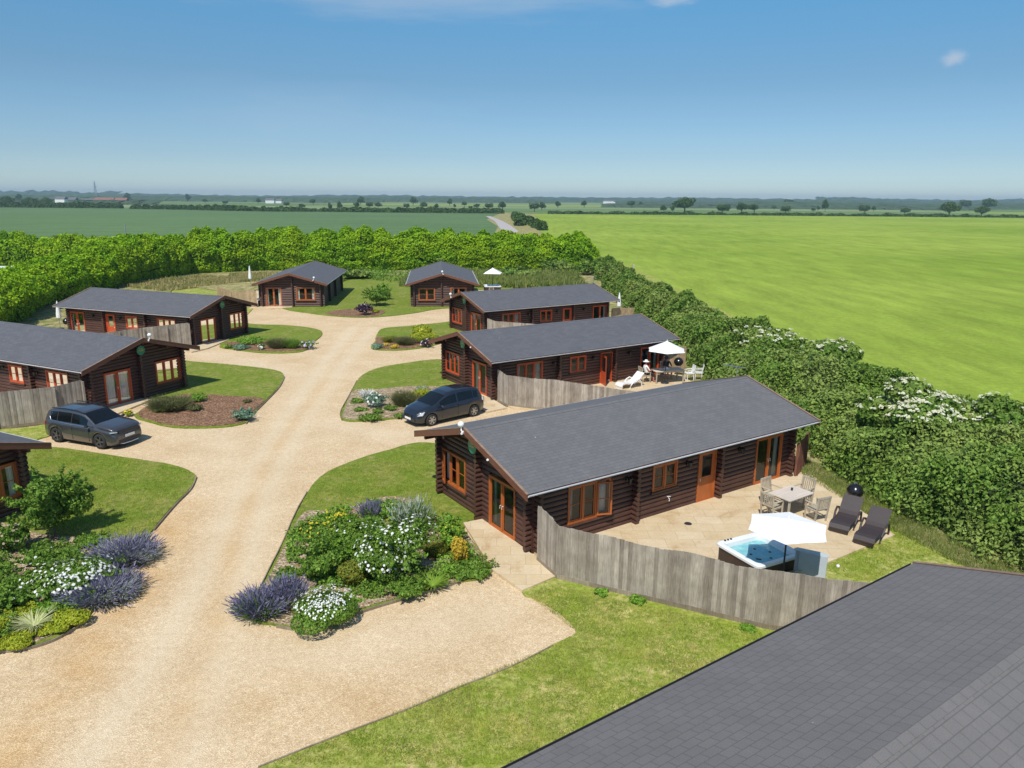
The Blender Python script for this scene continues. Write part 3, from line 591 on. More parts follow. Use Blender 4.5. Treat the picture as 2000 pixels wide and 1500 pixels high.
    # lamps
    if LW:
        for x in (4.45, 7.3, 10.05):
            lm = MB(); lm.box(P(x, WY+.07, 1.72), (.1, .06, .16)); lm.tube([P(x, WY+.08, 1.76), P(x, WY+.2, 1.84), P(x, WY+.22, 1.8)], .012, 6); q = P(x, WY+.22, 0); lm.lathe([(.02, 1.83), (.09, 1.79), (.09, 1.78), (.05, 1.6), (.02, 1.58)], (q[0], q[1], 0), 8)
            o = lm.build('wall_lamp', M['black'], c); gm = MB(); gm.lathe([(.082, 1.775), (.047, 1.615)], (q[0], q[1], 0), 6); gm.build('lamp_glass', M['white'], o)
    # roof: two shingled slopes and ridge band in one mesh
    rf = MB(); th = .1; RM = M['roof_near'] if key == 'H' else M['roof'] if key == 'A' else M['roof_dark']
    e_in = .02
    for s in (1, -1):
        vs = [P(0, 0, HR), P(L, 0, HR), P(L, s*HW, HE), P(0, s*HW, HE), P(0, 0, HR-th), P(L, 0, HR-th), P(L, s*HW, HE-th), P(0, s*HW, HE-th)]
        rf.mi = 0; rf.add(vs, [(0, 1, 2, 3)]); rf.mi = 1; rf.add(vs, [(4, 5, 6, 7), (2, 3, 7, 6), (0, 3, 7, 4), (1, 2, 6, 5)])
    ro = rf.build('roof', [RM, M['log']], c, recalc=True)
    uvl = ro.data.uv_layers.new(name='UVMap')
    for p in ro.data.polygons:
        for li in p.loop_indices:
            v = ro.data.vertices[ro.data.loops[li].vertex_index].co; uvl.data[li].uv = (v.x+(.1 if v.y > 0 else 0), abs(v.y)*1.043)
    # shingle courses standing proud: low steps catch the light
    rd = MB()
    for i in range(int(L/.3)):
        x0 = i*.3+.02
        if x0+.33 > L: break
        zt = HR+.005+.003*(i % 2)
        for s in (1, -1):
            vs = [P(x0, 0, zt), P(x0+.31, 0, zt+.003), P(x0+.31, s*.14, zt-.038), P(x0, s*.14, zt-.040), P(x0, 0, zt-.02), P(x0+.31, 0, zt-.02), P(x0+.31, s*.14, zt-.06), P(x0, s*.14, zt-.06)]
            rd.add(vs, [(0, 1, 2, 3), (4, 5, 6, 7), (2, 3, 7, 6), (0, 3, 7, 4), (1, 2, 6, 5)])
    rdo = rd.build('ridge_cap', RM, ro); uvl = rdo.data.uv_layers.new(name='UVMap')
    for p in rdo.data.polygons:
        for li in p.loop_indices:
            v = rdo.data.vertices[rdo.data.loops[li].vertex_index].co; uvl.data[li].uv = (v.x, v.y)
    FM = M['fascia_near'] if key in 'H' else M['fascia']
    for xe, dx in ((-.04, -1), (L, 1)):
        for s in (1, -1):
            fb = MB(); x0, x1 = (xe, xe+.04); up, dn = .02, -.2
            q = [(0, HR), (s*(HW+.03), HE-.01)]
            vs = [P(x, l, z+d) for x in (x0, x1) for (l, z) in q for d in (dn, up)]
            fb.add(vs, [(0, 1, 3, 2), (4, 6, 7, 5), (0, 2, 6, 4), (1, 5, 7, 3), (0, 4, 5, 1), (2, 3, 7, 6)])
            fo = fb.build('fascia_board', FM, ro)
            tr = MB(); vs = [P(x, l, z+d) for x in (x0-.012, x1+.03) for (l, z) in q for d in (up+.001, up+.02)]
            tr.add(vs, [(0, 1, 3, 2), (4, 6, 7, 5), (0, 2, 6, 4), (1, 5, 7, 3), (0, 4, 5, 1), (2, 3, 7, 6)]); tr.build('verge_trim', M['fascia_near'], ro)
    for s in (1, -1):
        gt = MB(); vs = []; n = 7
        for x in (0, L):
            for k in range(n):
                t = math.pi+math.pi*k/(n-1); vs.append(P(x, s*(HW+.035)+s*.035*math.cos(t), HE-.04+.045*math.sin(t)))
        gt.add(vs, [(k, k+1, n+k+1, n+k) for k in range(n-1)])
        gt.bar(P(0, s*(HW+.072), HE-.034), P(L, s*(HW+.072), HE-.034), .012, .02); gt.build('gutter', M['darkgrey'] if key == 'H' else M['gutter'], ro)
    for lat in (0, 1.5, -1.5, WY-.03, -WY+.03):
        pu = MB(); z = rz_(lat)-.24; pu.bar(P(.02, lat, z), P(WX-.06, lat, z), .1, .16); pu.build('purlin', M['log'], ro)
    # green round sign below the gable top
    if key in 'ABCDE':
        sg = MB(); q = P(.3, -.05, 2.74); sg.lathe([(.0, -.03), (.25, -.03), (.25, .0), (.0, .0)], (0, 0, 0), 28)
        so_ = sg.build('round_sign', M['green'], c); so_.matrix_local = Matrix.Translation(q) @ Matrix.Rotation(-math.pi/2, 4, 'Y')
        bd = MB(); bd.box((0, 0, 0), (.05, .3, .006)); bd.box((.09, 0, 0), (.04, .2, .006)); bo = bd.build('gold_band', M['gold'], so_); bo.location = (0.0, 0, .004)
    # white ball floodlight on a bracket near the gable top
    bl = opt.get('ball')
    if bl:
        lat, z = bl; fl = MB(); fl.lathe([(.001, .11), (.06, .09), (.1, .04), (.11, 0), (.1, -.04), (.06, -.09), (.001, -.11)], P(-.1, lat, z), 16); o = fl.build('gable_light', M['white'], c, True)
        br = MB(); br.tube([P(-.09, lat, z-.1), P(-.11, lat+.04, z-.2), P(-.05, lat+.08, z-.3), P(.0, lat+.08, z-.3)], .025, 8); br.tube([P(-.16, lat+.14, z-.27), P(-.02, lat+.02, z-.25)], .04, 8); br.build('bracket', M['white'], o)
    if key in 'AB':
        cb = MB(); cb.lathe([(.001, .045), (.04, .02), (.045, -.02), (.001, -.05)], P(-.08, 1.55, rz_(1.55)-.14), 10); cb.build('security_light', M['white'], c, True)
    an = opt.get('aerial')
    if an:
        x, lat, h = an; z0 = rz_(lat); ae = MB(); ae.tube([P(x, lat, z0-.3), P(x, lat, z0+h)], .018, 6); ae.tube([P(x-.1, lat-.7, z0+h-.02), P(x+.1, lat+.35, z0+h-.02)], .012, 6)
        for k in range(9): t = -.65+k*.11; ae.tube([P(x-.1+.14, lat+t, z0+h-.02), P(x-.1-.1, lat+t, z0+h-.02)], .006, 4)
        ae.build('tv_aerial', M['metal'], ro)
    return c
cabin('A', 'nearest fully visible log cabin, with open casements, above the hot tub patio', dict(ball=(-.06, 3.56), aerial=(13.6, -.3, .5), ajar=(0,), curt=.5, dcurt=.35, dcurt2=.25))
cabin('B', 'log cabin in the middle right row with its red back door standing open', dict(ball=None, open=1.25, curt=1.2, dcurt=.9, dcurt2=.9))
cabin('C', 'third log cabin up the right side, between the white patio parasol and the far row', dict(ball=(-1.6, 3.1), curt=.8, aerial=(13.2, .2, .6)))
cabin('D', 'log cabin behind the grey car, white curtains drawn in its double door', dict(ball=(-.35, 3.55), curt=1.5, dcurt=1.6, dcurt2=1.5))
cabin('E', 'log cabin on the left just below the curving conifer hedge', dict(ball=None, curt=.7))
cabin('F', 'far end-on log cabin on the left of the pair below the back hedge', dict(ball=(-2.4, 3.0), blank=1, fw=(-2.3, -.45, .66, 1.95), fd=(.95, 2.5, .05, 1.95), fw2=1, curt=.5))
cabin('G', 'far end-on log cabin on the right of the pair below the back hedge', dict(ball=(0, 3.62), fw=(-2.4, -.75, .66, 1.9), fd=(.8, 2.45, .05, 1.95), fw2=1, curt=.15, aerial=(13, 0, .5)))
cabin('L', 'log cabin cut off by the left picture edge, only a dark gable corner showing', dict(curt=.5))
cabin('H', 'log cabin in the bottom right corner seen from above, only its plain grey roof showing', dict(roof_only=1))
# ---------------------------------------------------------------- fences
def fence(label, pts, hts, m='fence', board=.125, base=True, scal=0):
    """closeboard fence; pts world (x,y), hts height at each point"""
    cum_ = 0; f = thing('board_fence', label, 'fence', (pts[0][0], pts[0][1], 0)); O = Vector((pts[0][0], pts[0][1]))
    bd = MB(); gb = MB()
    for i in range(len(pts)-1):
        a = Vector(pts[i][:2])-O; b = Vector(pts[i+1][:2])-O; L = (b-a).length; n = max(1, round(L/board)); d = (b-a)/L; nr = Vector((-d.y, d.x))
        for k in range(n):
            u = (k+.5)/n; p = a+(b-a)*u; h = hts[i]*(1-u)+hts[i+1]*u
            if scal: h += scal*math.sin(math.pi*(((cum_+u*L)/2.1) % 1))
            h += random.uniform(-.008, .008); off = .012*(k % 2)+random.uniform(0, .004)
            q = p+nr*off; z0 = .17 if base else .03
            bd.box((q.x, q.y, (z0+h)/2), (board*1.0, .018, h-z0), math.atan2(d.y, d.x)+random.uniform(-.02, .02))
        cum_ += L
        if base: gb.bar((a.x, a.y, .11), (b.x, b.y, .11), .035, .15)
        np_ = max(1, round(L/1.83))
        for k in range(np_+(1 if i == len(pts)-2 else 0)):
            u = k/np_; p = a+(b-a)*u+nr*.07; h = hts[i]*(1-u)+hts[i+1]*u; po = MB(); po.box((p.x, p.y, h/2-.03), (.09, .09, h-.06), math.atan2(d.y, d.x)); po.build('post', M[m], f)
    bd.build('boards', M[m], f)
    if base: gb.build('gravel_board', M['edging'], f)
def hA(px, py, z): p = at(px, py, z); return (p.x, p.y)
def fnc_prof(P0, P1, n): return [(P0[0]+(P1[0]-P0[0])*i/n, P0[1]+(P1[1]-P0[1])*i/n) for i in range(n+1)]
pa, pb, pc, pd = (.80, 20.72), (1.35, 19.63), (6.61, 17.09), (9.4, 16.75)
fence('weathered grey board fence with a wavy top, beside the hot tub', [pa, (1.1, 20.12), pb, *fnc_prof(pb, pc, 12)[1:], (8.2, 16.75), pd],
      [1.85, 1.78, 1.64, 1.66, 1.67, 1.66, 1.62, 1.60, 1.64, 1.66, 1.66, 1.63, 1.60, 1.62, 1.64, 1.6, 1.42], scal=.05)
fence('grey board fence curving away from the cabin with the open red door', [(-.77, 38.9), (-.3, 38.1), (1.0, 37.5), (2.2, 37.25), (5.3, 35.3), (8.4, 34.6)], [1.85, 1.72, 1.7, 1.7, 1.7, 1.5])
fence('pale grey board fence by the third right-hand cabin', [(-1.92, 56.6), (-1.3, 55.9), (1.67, 54.7), (5, 53)], [1.8, 1.7, 1.7, 1.6])
fence('grey board fence behind the parked grey car', [(-21.2, 35.75), (-21.9, 34.6), (-24.0, 33.3), (-27, 31.2), (-31, 29.8)], [1.85, 1.8, 1.8, 1.75, 1.7])
fence('board fence beside the left-hand cabin under the clipped hedge', [(-23.3, 53.2), (-25.6, 51.2), (-27.8, 48.9), (-30.5, 47)], [1.85, 1.8, 1.75, 1.6])
fence('tan board fence on the left of the far end-on cabin', [(-25.3, 73.6), (-27.5, 73.2), (-29.5, 76), (-31.5, 80)], [1.75, 1.7, 1.6, 1.4], 'fence_new', base=False)
fence('red-brown board fence at the back corner of the nearest cabin', [cl('A', 13.3, 3.3), cl('A', 14.9, 2.6)], [1.5, 1.45], 'fence_red', base=False)
fence('tan board fence behind the parasol of the middle cabin', [cl('B', 13.2, 3.0), cl('B', 14.6, 3.3)], [1.75, 1.7], 'fence_new', base=False)
fence('tan board fence at the back of the third right-hand cabin', [cl('C', 13.2, 3.0), cl('C', 15.4, 3.2)], [1.6, 1.5], 'fence_new', base=False)
# ---------------------------------------------------------------- cars
def car(label, loc, rz, paint, spec):
    c = thing('parked_car', label, 'car', loc, rz, 'cars parked on the gravel drive'); L = spec['L']; W = spec['W']/2
    ax = spec['axles']; wr = spec['wr']; xs = sorted(set(list(np.round(np.arange(0, L+.001, .05), 3))+[0.02, L-.02, L]))
    ztop = lambda x: float(np.interp(x, *zip(*spec['top']))); zbelt = lambda x: float(np.interp(x, *zip(*spec['belt'])))
    hw = lambda x: float(np.interp(x, *zip(*spec['plan'])))*W; rw = lambda x: float(np.interp(x, *zip(*spec['roofw'])))
    rows = []
    for x in xs:
        zb = float(np.interp(x, [0, .12, .3, L-.35, L-.1, L], [.42, .3, .22, .2, .24, .3])); arch = 0
        for a in ax:
            d = abs(x-a); RR = wr+.055
            if d < RR: arch = max(arch, wr+math.sqrt(RR*RR-d*d)*.98)
        zt = ztop(x); be = min(zbelt(x), zt-.05); w_ = hw(x); lo = max(zb, arch); sh = be-.02
        mid = lo+(sh-lo)*.5; be2 = max(be, lo+.03); r_ = rw(x)*w_
        row = [(w_*.90, max(zb, arch-.0) if not arch else arch), (w_*.985, lo+.05 if not arch else arch+.004), (w_, max(mid, arch+.01)), (w_*.985, max(mid+(be2-mid)*.55, arch+.02)), (w_*.955, max(be2-.015, arch+.03)), (w_*.935, max(be2, arch+.035)),
               (w_*.935+(r_-w_*.935)*.12, be2+(zt-.06-be2)*.12), (w_*.935+(r_-w_*.935)*.88, be2+(zt-.06-be2)*.86), (r_, zt-.055), (r_*.93, zt-.022), (r_*.6, zt-.004), (0, zt)]
        rows.append(row)
    nr = len(rows[0]); body = MB(); gl = {}
    V = []; 
    for s in (1, -1):
        for x, row in zip(xs, rows): V += [(x-(ax[0]+ax[1])/2, s*y, z) for y, z in row]
    nx_ = len(xs)
    ws = spec['wscreen']; rs = spec['rscreen']; sw = spec['side']
    for si, s in enumerate((1, -1)):
        o = si*nx_*nr
        for i in range(nx_-1):
            xm = (xs[i]+xs[i+1])/2
            for j in range(nr-1):
                f = [o+i*nr+j, o+(i+1)*nr+j, o+(i+1)*nr+j+1, o+i*nr+j+1]; dest = None
                if j == 6:
                    for k, (q0, q1) in enumerate(sw):
                        if q0 < xm < q1: dest = ('side_window', si, k)
                if j >= 9 and ws[0] < xm < ws[1]: dest = ('windscreen', 0, 0)
                if j >= 9 and rs[0] < xm < rs[1]: dest = ('rear_window', 0, 0)
                if dest: gl.setdefault(dest, []).append(f)
                else: body.f.append(f); body.m.append(1 if (j == 0 and spec.get('clad')) else 0)
    for e, i in ((0, 0), (1, nx_-1)):   # close the ends
        a = [i*nr+j for j in range(nr)]; b = [nx_*nr+i*nr+j for j in range(nr)]; body.f.append(a+b[::-1][1:]); body.m.append(0)
    a0 = [i*nr for i in range(nx_)]
    for i in range(nx_-1): body.f.append([i*nr, nx_*nr+i*nr, nx_*nr+(i+1)*nr, (i+1)*nr]); body.m.append(1)
    body.v = V; bo = body.build('body', [paint, M['darkgrey']], c, True)
    b = bmesh.new(); b.from_mesh(bo.data); bmesh.ops.remove_doubles(b, verts=b.verts, dist=.0005); bmesh.ops.delete(b, geom=[v for v in b.verts if not v.link_faces], context='VERTS'); bmesh.ops.recalc_face_normals(b, faces=b.faces); b.to_mesh(bo.data); b.free()
    for (nm, si, k), fs in gl.items():
        g = MB(); idx = sorted({i for f in fs for i in f}); mp = {q: n for n, q in enumerate(idx)}
        cen = Vector((0, 0, .9)); g.v = [tuple(Vector(V[q])+(Vector(V[q])-cen).normalized()*.006) for q in idx]; g.f = [[mp[i] for i in f] for f in fs]; g.m = [0]*len(fs); g.build(nm, M['car_glass'], bo, True)
    cx = (ax[0]+ax[1])/2
    for xa in ax:
        for s in (1, -1):
            y = s*(W-.12); wh = MB(); wh.lathe([(wr*.66, -.1), (wr*.95, -.11), (wr, -.07), (wr, .07), (wr*.95, .11), (wr*.66, .1), (wr*.64, 0)], (xa-cx, y, wr), 28, 'y')
            t = wh.build('wheel', M['tyre'], c, True)
            rm = MB(); yo = y+s*.075; rm.lathe([(wr*.68, s*.03), (wr*.64, s*.03), (wr*.6, -s*.03)], (xa-cx, yo, wr), 28, 'y'); rm.lathe([(.001, s*.02), (wr*.14, s*.018), (wr*.16, -s*.02)], (xa-cx, yo, wr), 14, 'y')
            for k in range(spec['spokes']):
                an = 2*math.pi*k/spec['spokes']; rm.bar((xa-cx+math.cos(an)*wr*.1, yo, wr+math.sin(an)*wr*.1), (xa-cx+math.cos(an)*wr*.64, yo+s*.012, wr+math.sin(an)*wr*.64), .035, wr*spec['spw'], (math.cos(an+1.57), 0, math.sin(an+1.57)))
            rm.build('rim', M[spec['rim']], t); hb = MB(); hb.lathe([(.001, 0), (wr*.63, 0)], (xa-cx, yo-s*.05, wr), 24, 'y'); hb.build('brake_disc', M['darkgrey'], t)
    xf = L-cx; 
    for s in (1, -1):
        h = MB(); pts = spec['head']; q = [Vector((x-cx, s*y*W, z)) for x, y, z in pts]; k = len(q); off = Vector((.02, s*.012, .012)); h.add([p-off*2 for p in q]+[p+off for p in q], [tuple(range(k)), tuple(range(k, 2*k))]+[(i, (i+1) % k, k+(i+1) % k, k+i) for i in range(k)]); h.build('headlight', M['lens'], c)
        tl = MB(); q = [Vector((x-cx, s*y*W, z)) for x, y, z in spec['tail']]; k = len(q); off = Vector((-.02, s*.015, .0)); tl.add([p-off*2 for p in q]+[p+off for p in q], [tuple(range(k)), tuple(range(k, 2*k))]+[(i, (i+1) % k, k+(i+1) % k, k+i) for i in range(k)]); tl.build('tail_light', M[spec.get('tailm', 'taillens')], c)
        mi = MB(); mx, mz = spec['mirror']; mi.lathe([(.001, -.09), (.06, -.08), (.085, 0), (.06, .08), (.001, .09)], (mx-cx, s*(W+.1), mz), 12, 'y', 1, .75); mi.bar((mx-cx+.02, s*(W-.05), mz-.06), (mx-cx, s*(W+.06), mz-.01), .05, .03); mi.build('wing_mirror', spec['mirrorm'], c, True)
        for hx in spec['handles']: dh = MB(); dh.box((hx-cx, s*(W*.985), spec['hz']), (.18, .03, .028)); dh.build('door_handle', paint, c)
        for lx in spec['lines']: dl = MB(); dl.box((lx-cx, s*(W*.992), .62), (.012, .014, .6)); dl.build('door_seam', M['black'], bo)
    gr = MB(); gz = spec['grille']; gr.box((xf-.035, 0, gz[0]), (.1, W*gz[2], gz[1])); gr.build('grille', M['black'], c)
    lo = MB(); lo.box((xf-.02, 0, .37), (.1, W*1.3, .15)); lo.build('lower_intake', M['darkgrey'], c)
    npx = MB(); npx.box((xf+.035, 0, spec['plate']), (.02, .52, .11)); npp = npx.build('number_plate', M['white'], c)
    if spec.get('silver'):
        sk = MB(); sk.tube([(xf-.16, -W*.72, .33), (xf+.03, -W*.45, .27), (xf+.05, 0, .26), (xf+.03, W*.45, .27), (xf-.16, W*.72, .33)], .035, 8); sk.build('skid_plate', M['chrome'], c)
        for s in (1, -1):
            rr = MB(); rr.tube([(x-cx, s*rw(x)*hw(x)*.97, ztop(x)+.035) for x in (.55, .7, 1.4, 2.1, 2.6)], .022, 6); rr.build('roof_rail', M['black'], c)
            tr = MB(); pts = [(.62, zbelt(.62)+.42), (.5, zbelt(.5)+.2), (.6, zbelt(.6)+.04), (1.2, zbelt(1.2)+.015), (2.0, zbelt(2.)+.015), (3.1, zbelt(3.1)+.01)]
            P_ = []
            for x, z in pts:
                be = zbelt(x); zt = ztop(x); t = max(0, min(1, (z-be)/(zt-.06-be))); yy = hw(x)*.935+(rw(x)*hw(x)-hw(x)*.935)*t; P_.append((x-cx, s*(yy+.01), z))
            tr.tube(P_, .022, 6); tr.build('chrome_trim', M['chrome'], c)
    return c
SUV = dict(L=4.5, W=1.86, axles=(.86, 3.6), wr=.375, spokes=5, spw=.2, rim='rim_dark',
  top=[(0, .72), (.03, 1.0), (.1, 1.22), (.28, 1.54), (.45, 1.62), (.9, 1.67), (1.8, 1.68), (2.35, 1.63), (2.6, 1.56), (3.3, 1.17), (3.75, 1.13), (4.15, 1.07), (4.36, .99), (4.46, .82), (4.5, .6)],
  belt=[(0, .95), (.4, 1.08), (1.2, 1.04), (3.3, 1.0), (4.2, .9), (4.5, .62)], plan=[(0, .84), (.1, .92), (.4, .98), (1, 1), (3.4, 1), (4.0, .99), (4.3, .93), (4.44, .83), (4.5, .72)],
  roofw=[(0, .9), (.1, .84), (.3, .76), (.8, .74), (2.6, .74), (2.9, .78), (3.35, .88), (4.5, .92)], wscreen=(2.52, 3.32), rscreen=(.08, .3), side=[(.5, .95), (1.0, 1.85), (1.92, 2.85)],
  head=[(4.28, .955, .9), (4.45, .68, .88), (4.46, .66, .83), (4.3, .955, .84)], tail=[(.03, .8, .98), (.2, .93, 1.0), (.2, .94, .86), (.03, .8, .84)], mirror=(3.05, 1.1), mirrorm=M['black'], handles=(1.25, 2.2), hz=.9, lines=(1.0, 1.95, 3.0), grille=(.84, .14, 1.25), plate=.6, clad=1, silver=1)
MPV = dict(L=4.46, W=1.79, axles=(.82, 3.58), wr=.32, spokes=6, spw=.2, rim='rim',
  top=[(0, .62), (.03, .9), (.1, 1.06), (.32, 1.42), (.5, 1.53), (1.0, 1.6), (1.8, 1.61), (2.3, 1.55), (2.55, 1.47), (3.5, 1.02), (3.8, .95), (4.15, .84), (4.35, .72), (4.46, .5)],
  belt=[(0, .9), (.5, 1.0), (1.5, .96), (3.2, .9), (4.0, .8), (4.46, .5)], plan=[(0, .76), (.1, .86), (.4, .95), (1, 1), (3.3, 1), (3.9, .94), (4.2, .83), (4.38, .68), (4.46, .5)],
  roofw=[(0, .88), (.1, .82), (.35, .74), (.9, .72), (2.4, .73), (2.8, .77), (3.5, .9), (4.46, .92)], wscreen=(2.58, 3.46), rscreen=(.1, .36), side=[(.5, .78), (.84, 1.85), (1.93, 3.0)],
  head=[(3.98, .92, .82), (4.3, .66, .68), (4.36, .6, .58), (4.12, .9, .62)], tail=[(.04, .8, .98), (.22, .93, 1.02), (.2, .94, .84), (.03, .8, .82)], tailm='lens', mirror=(3.02, 1.0), mirrorm=M['car_dark'], handles=(1.1, 2.05), hz=.82, lines=(.98, 1.9, 2.95), grille=(.56, .1, .7), plate=.42)
p0 = at(113, 863); p1 = at(200, 877)
d = (p1-p0).normalized(); nrm = Vector((-d.y, d.x, 0)); mid = (p0+p1)/2+nrm*.78
car('metallic grey parked crossover with black roof rails on the gravel, facing right', (mid.x, mid.y, .0), math.atan2(d.y, d.x), M['car_grey'], SUV).scale = (.93, .93, .91)
q0 = at(933, 812); q1 = at(836, 834); d = (q1-q0).normalized(); nrm = Vector((d.y, -d.x, 0)); mid = (q0+q1)/2+nrm*.8
car('dark blue-black parked family car half hidden behind the nearest cabin roof, facing left', (mid.x, mid.y, .0), math.atan2(d.y, d.x), M['car_dark'], MPV).scale = (.93, .94, .93)
# ---------------------------------------------------------------- patio furniture
def garden_chair(name='garden_armchair', m='silverwood'):
    t = thing(name, None, 'chair'); w_, d_ = .56, .5; mm = M[m]
    for x in (-.22, .22):
        for y in (-w_/2+.03, w_/2-.03):
            l = MB(); back = x < 0; l.bar((x, y, 0), (x-(.12 if back else 0), y, .95 if back else .64), .045, .045); l.build('leg', mm, t)
    s = MB()
    for k in range(6): s.box((-.2+k*.085, 0, .43), (.06, w_-.06, .02))
    s.bar((-.24, -w_/2+.06, .4), (.24, -w_/2+.06, .4), .03, .05); s.bar((-.24, w_/2-.06, .4), (.24, w_/2-.06, .4), .03, .05); s.build('seat', mm, t)
    b = MB(); b.bar((-.335, -w_/2+.03, .92), (-.335, w_/2-.03, .92), .03, .07); b.bar((-.27, -w_/2+.03, .5), (-.27, w_/2-.03, .5), .03, .05)
    for k in range(6): y = -w_/2+.09+k*.076; b.bar((-.27, y, .5), (-.335, y, .9), .04, .015, (0, 1, 0))
    b.build('backrest', mm, t)
    for y in (-w_/2+.03, w_/2-.03): a = MB(); a.bar((-.3, y, .65), (.26, y, .65), .06, .025); a.build('armrest', mm, t)
    return t
def place(o, label, x, y, rz, group=None, z=.085, src=False):
    c = o if src else copy_tree(o); c.location = (x, y, z); c.rotation_euler = (0, 0, rz); c['label'] = label
    if group: c['group'] = group
    return c
ch = garden_chair(); tcx, tcy = 9.75, 24.38; ta = R(34)
CG = 'slatted wooden armchairs on the patios'
def near(u, v): return (tcx+u*math.cos(ta)-v*math.sin(ta), tcy+u*math.sin(ta)+v*math.cos(ta))
x, y = near(-.85, .1); place(ch, 'slatted wooden armchair at the left end of the near patio table', x, y, ta, CG, src=True)
x, y = near(.05, .78); place(ch, 'slatted wooden armchair on the cabin side of the near patio table', x, y, ta-R(90), CG)
x, y = near(1.02, .25); place(ch, 'slatted wooden armchair at the hedge end of the near patio table', x, y, ta+R(180), CG)
x, y = near(.25, -.85); place(ch, 'slatted wooden armchair on the hot tub side of the near patio table', x, y, ta+R(80), CG)
x, y = 8.1, 19.3; place(ch, 'slatted wooden armchair between the hot tub and the board fence', 8.0, 19.15, R(200), CG)
def table(label, x, y, rz, l=1.5, w_=.85, m='tabletop'):
    t = thing('garden_table', label, 'table', (x, y, .085), rz, None); tp = MB(); k = 9
    for i in range(k): tp.box((0, -w_/2+w_/k*(i+.5), .73), (l, w_/k-.006, .03))
    tp.build('tabletop', M[m], t); fr = MB(); fr.box((0, w_/2-.07, .68), (l-.2, .02, .07)); fr.box((0, -w_/2+.07, .68), (l-.2, .02, .07)); fr.box((l/2-.09, 0, .68), (.02, w_-.16, .07)); fr.box((-l/2+.09, 0, .68), (.02, w_-.16, .07)); fr.build('apron', M['silverwood'], t)
    for sx in (-1, 1):
        for sy in (-1, 1): lg = MB(); lg.box((sx*(l/2-.08), sy*(w_/2-.07), .355), (.06, .06, .71)); lg.build('leg', M['silverwood'], t)
    return t
table('pale wooden table on the near patio with four armchairs', tcx, tcy, ta, 1.35, .9)
gl = MB(); gl.lathe([(.001, 0), (.035, 0), (.04, .09), (.034, .09), (.03, .01)], (0, 0, 0), 12); o = gl.build('drinking_glass', M['darkgrey'], None, loc=(tcx+.1, tcy+.22, .835)); tag(o, 'small dark glass standing on the near patio table', 'glass')
def lounger(m):
    t = thing('sun_lounger', None, 'sun lounger'); hw_ = .32
    prof = [(-.88, .18), (-.8, .30), (-.65, .335), (-.3, .30), (0, .29), (.18, .33), (.3, .42), (.72, .82)]
    P_ = []; 
    for i in range(len(prof)-1):
        for k in range(4): u = k/4; P_.append((prof[i][0]*(1-u)+prof[i+1][0]*u, prof[i][1]*(1-u)+prof[i+1][1]*u))
    P_.append(prof[-1])
    def strip(pts, nm):
        s = MB(); n = len(pts); vs = []
        for x, z in pts: vs += [(x, -hw_, z), (x, hw_, z), (x, hw_-.02, z-.045), (x, -hw_+.02, z-.045)]
        fs = [(4*i, 4*i+1, 4*i+5, 4*i+4) for i in range(n-1)]+[(4*i+3, 4*i+7, 4*i+6, 4*i+2) for i in range(n-1)]+[(4*i+1, 4*i+2, 4*i+6, 4*i+5) for i in range(n-1)]+[(4*i, 4*i+4, 4*i+7, 4*i+3) for i in range(n-1)]+[(0, 3, 2, 1), (4*n-4, 4*n-3, 4*n-2, 4*n-1)]
        s.add(vs, fs); s.build(nm, m, t)
    j = next(i for i, p in enumerate(P_) if p[0] >= .18); strip(P_[:j+1], 'seat'); strip([(x+.01, z+.003) for x, z in P_[j:]], 'backrest')
    f = MB()
    f.add([(-.88, -hw_, .18), (-.88, hw_, .18), (-.84, hw_-.04, 0), (-.84, -hw_+.04, 0), (-.8, -hw_, .28), (-.8, hw_, .28), (-.79, hw_-.04, 0), (-.79, -hw_+.04, 0)], [(0, 1, 2, 3), (4, 5, 6, 7), (0, 4, 7, 3), (1, 5, 6, 2), (2, 3, 7, 6)]); f.build('foot_panel', m, t)
    for s in (-1, 1):
        a = MB(); a.tube([(-.3, s*(hw_+.01), .0), (-.22, s*(hw_+.02), .2), (-.02, s*(hw_+.04), .42), (.2, s*(hw_+.05), .5), (.42, s*(hw_+.04), .42), (.55, s*(hw_+.02), .2), (.6, s*hw_, 0)], .034, 8); a.build('side_leg', m, t)
    return t
lo_ = lounger(M['rattan']); la = R(55)
place(lo_, 'brown woven sun lounger nearer the table, beside the parasol', 11.3, 23.4, R(52), 'brown loungers by the hedge', src=True)
place(lo_, 'brown woven sun lounger nearer the lawn edge', 11.75, 22.45, R(48), 'brown loungers by the hedge')
wl = lounger(M['white']); place(wl, 'white sun lounger below the open red door of the middle cabin', 6.9, 42.3, R(30), None, src=True)
def kettle_bbq(label, x, y, h=.75):
    t = thing('kettle_barbecue', label, 'barbecue', (x, y, .085)); k = MB(); k.lathe([(.001, h+.3), (.1, h+.285), (.2, h+.22), (.27, h+.1), (.285, h+.06), (.285, h+.02)], n=24); k.build('lid', M['black'], t, True)
    b = MB(); b.lathe([(.285, h+.01), (.27, h-.08), (.18, h-.2), (.001, h-.25)], n=24); b.build('bowl', M['black'], t, True)
    hd = MB(); hd.bar((-.06, 0, h+.33), (.06, 0, h+.33), .03); hd.bar((-.06, 0, h+.29), (-.06, 0, h+.33), .015); hd.bar((.06, 0, h+.29), (.06, 0, h+.33), .015); hd.build('handle', M['metal'], t)
    for a in (0, 2.1, 4.2): l = MB(); l.tube([(.14*math.cos(a), .14*math.sin(a), h-.18), (.28*math.cos(a), .28*math.sin(a), 0)], .012, 6); l.build('leg', M['metal'], t)
kettle_bbq('round black kettle barbecue at the patio edge under the hedge', *at(1666, 990, .0)[:2], .5)
kettle_bbq('black kettle barbecue on tall legs behind the seated people', 10.3, 45.3, .85)
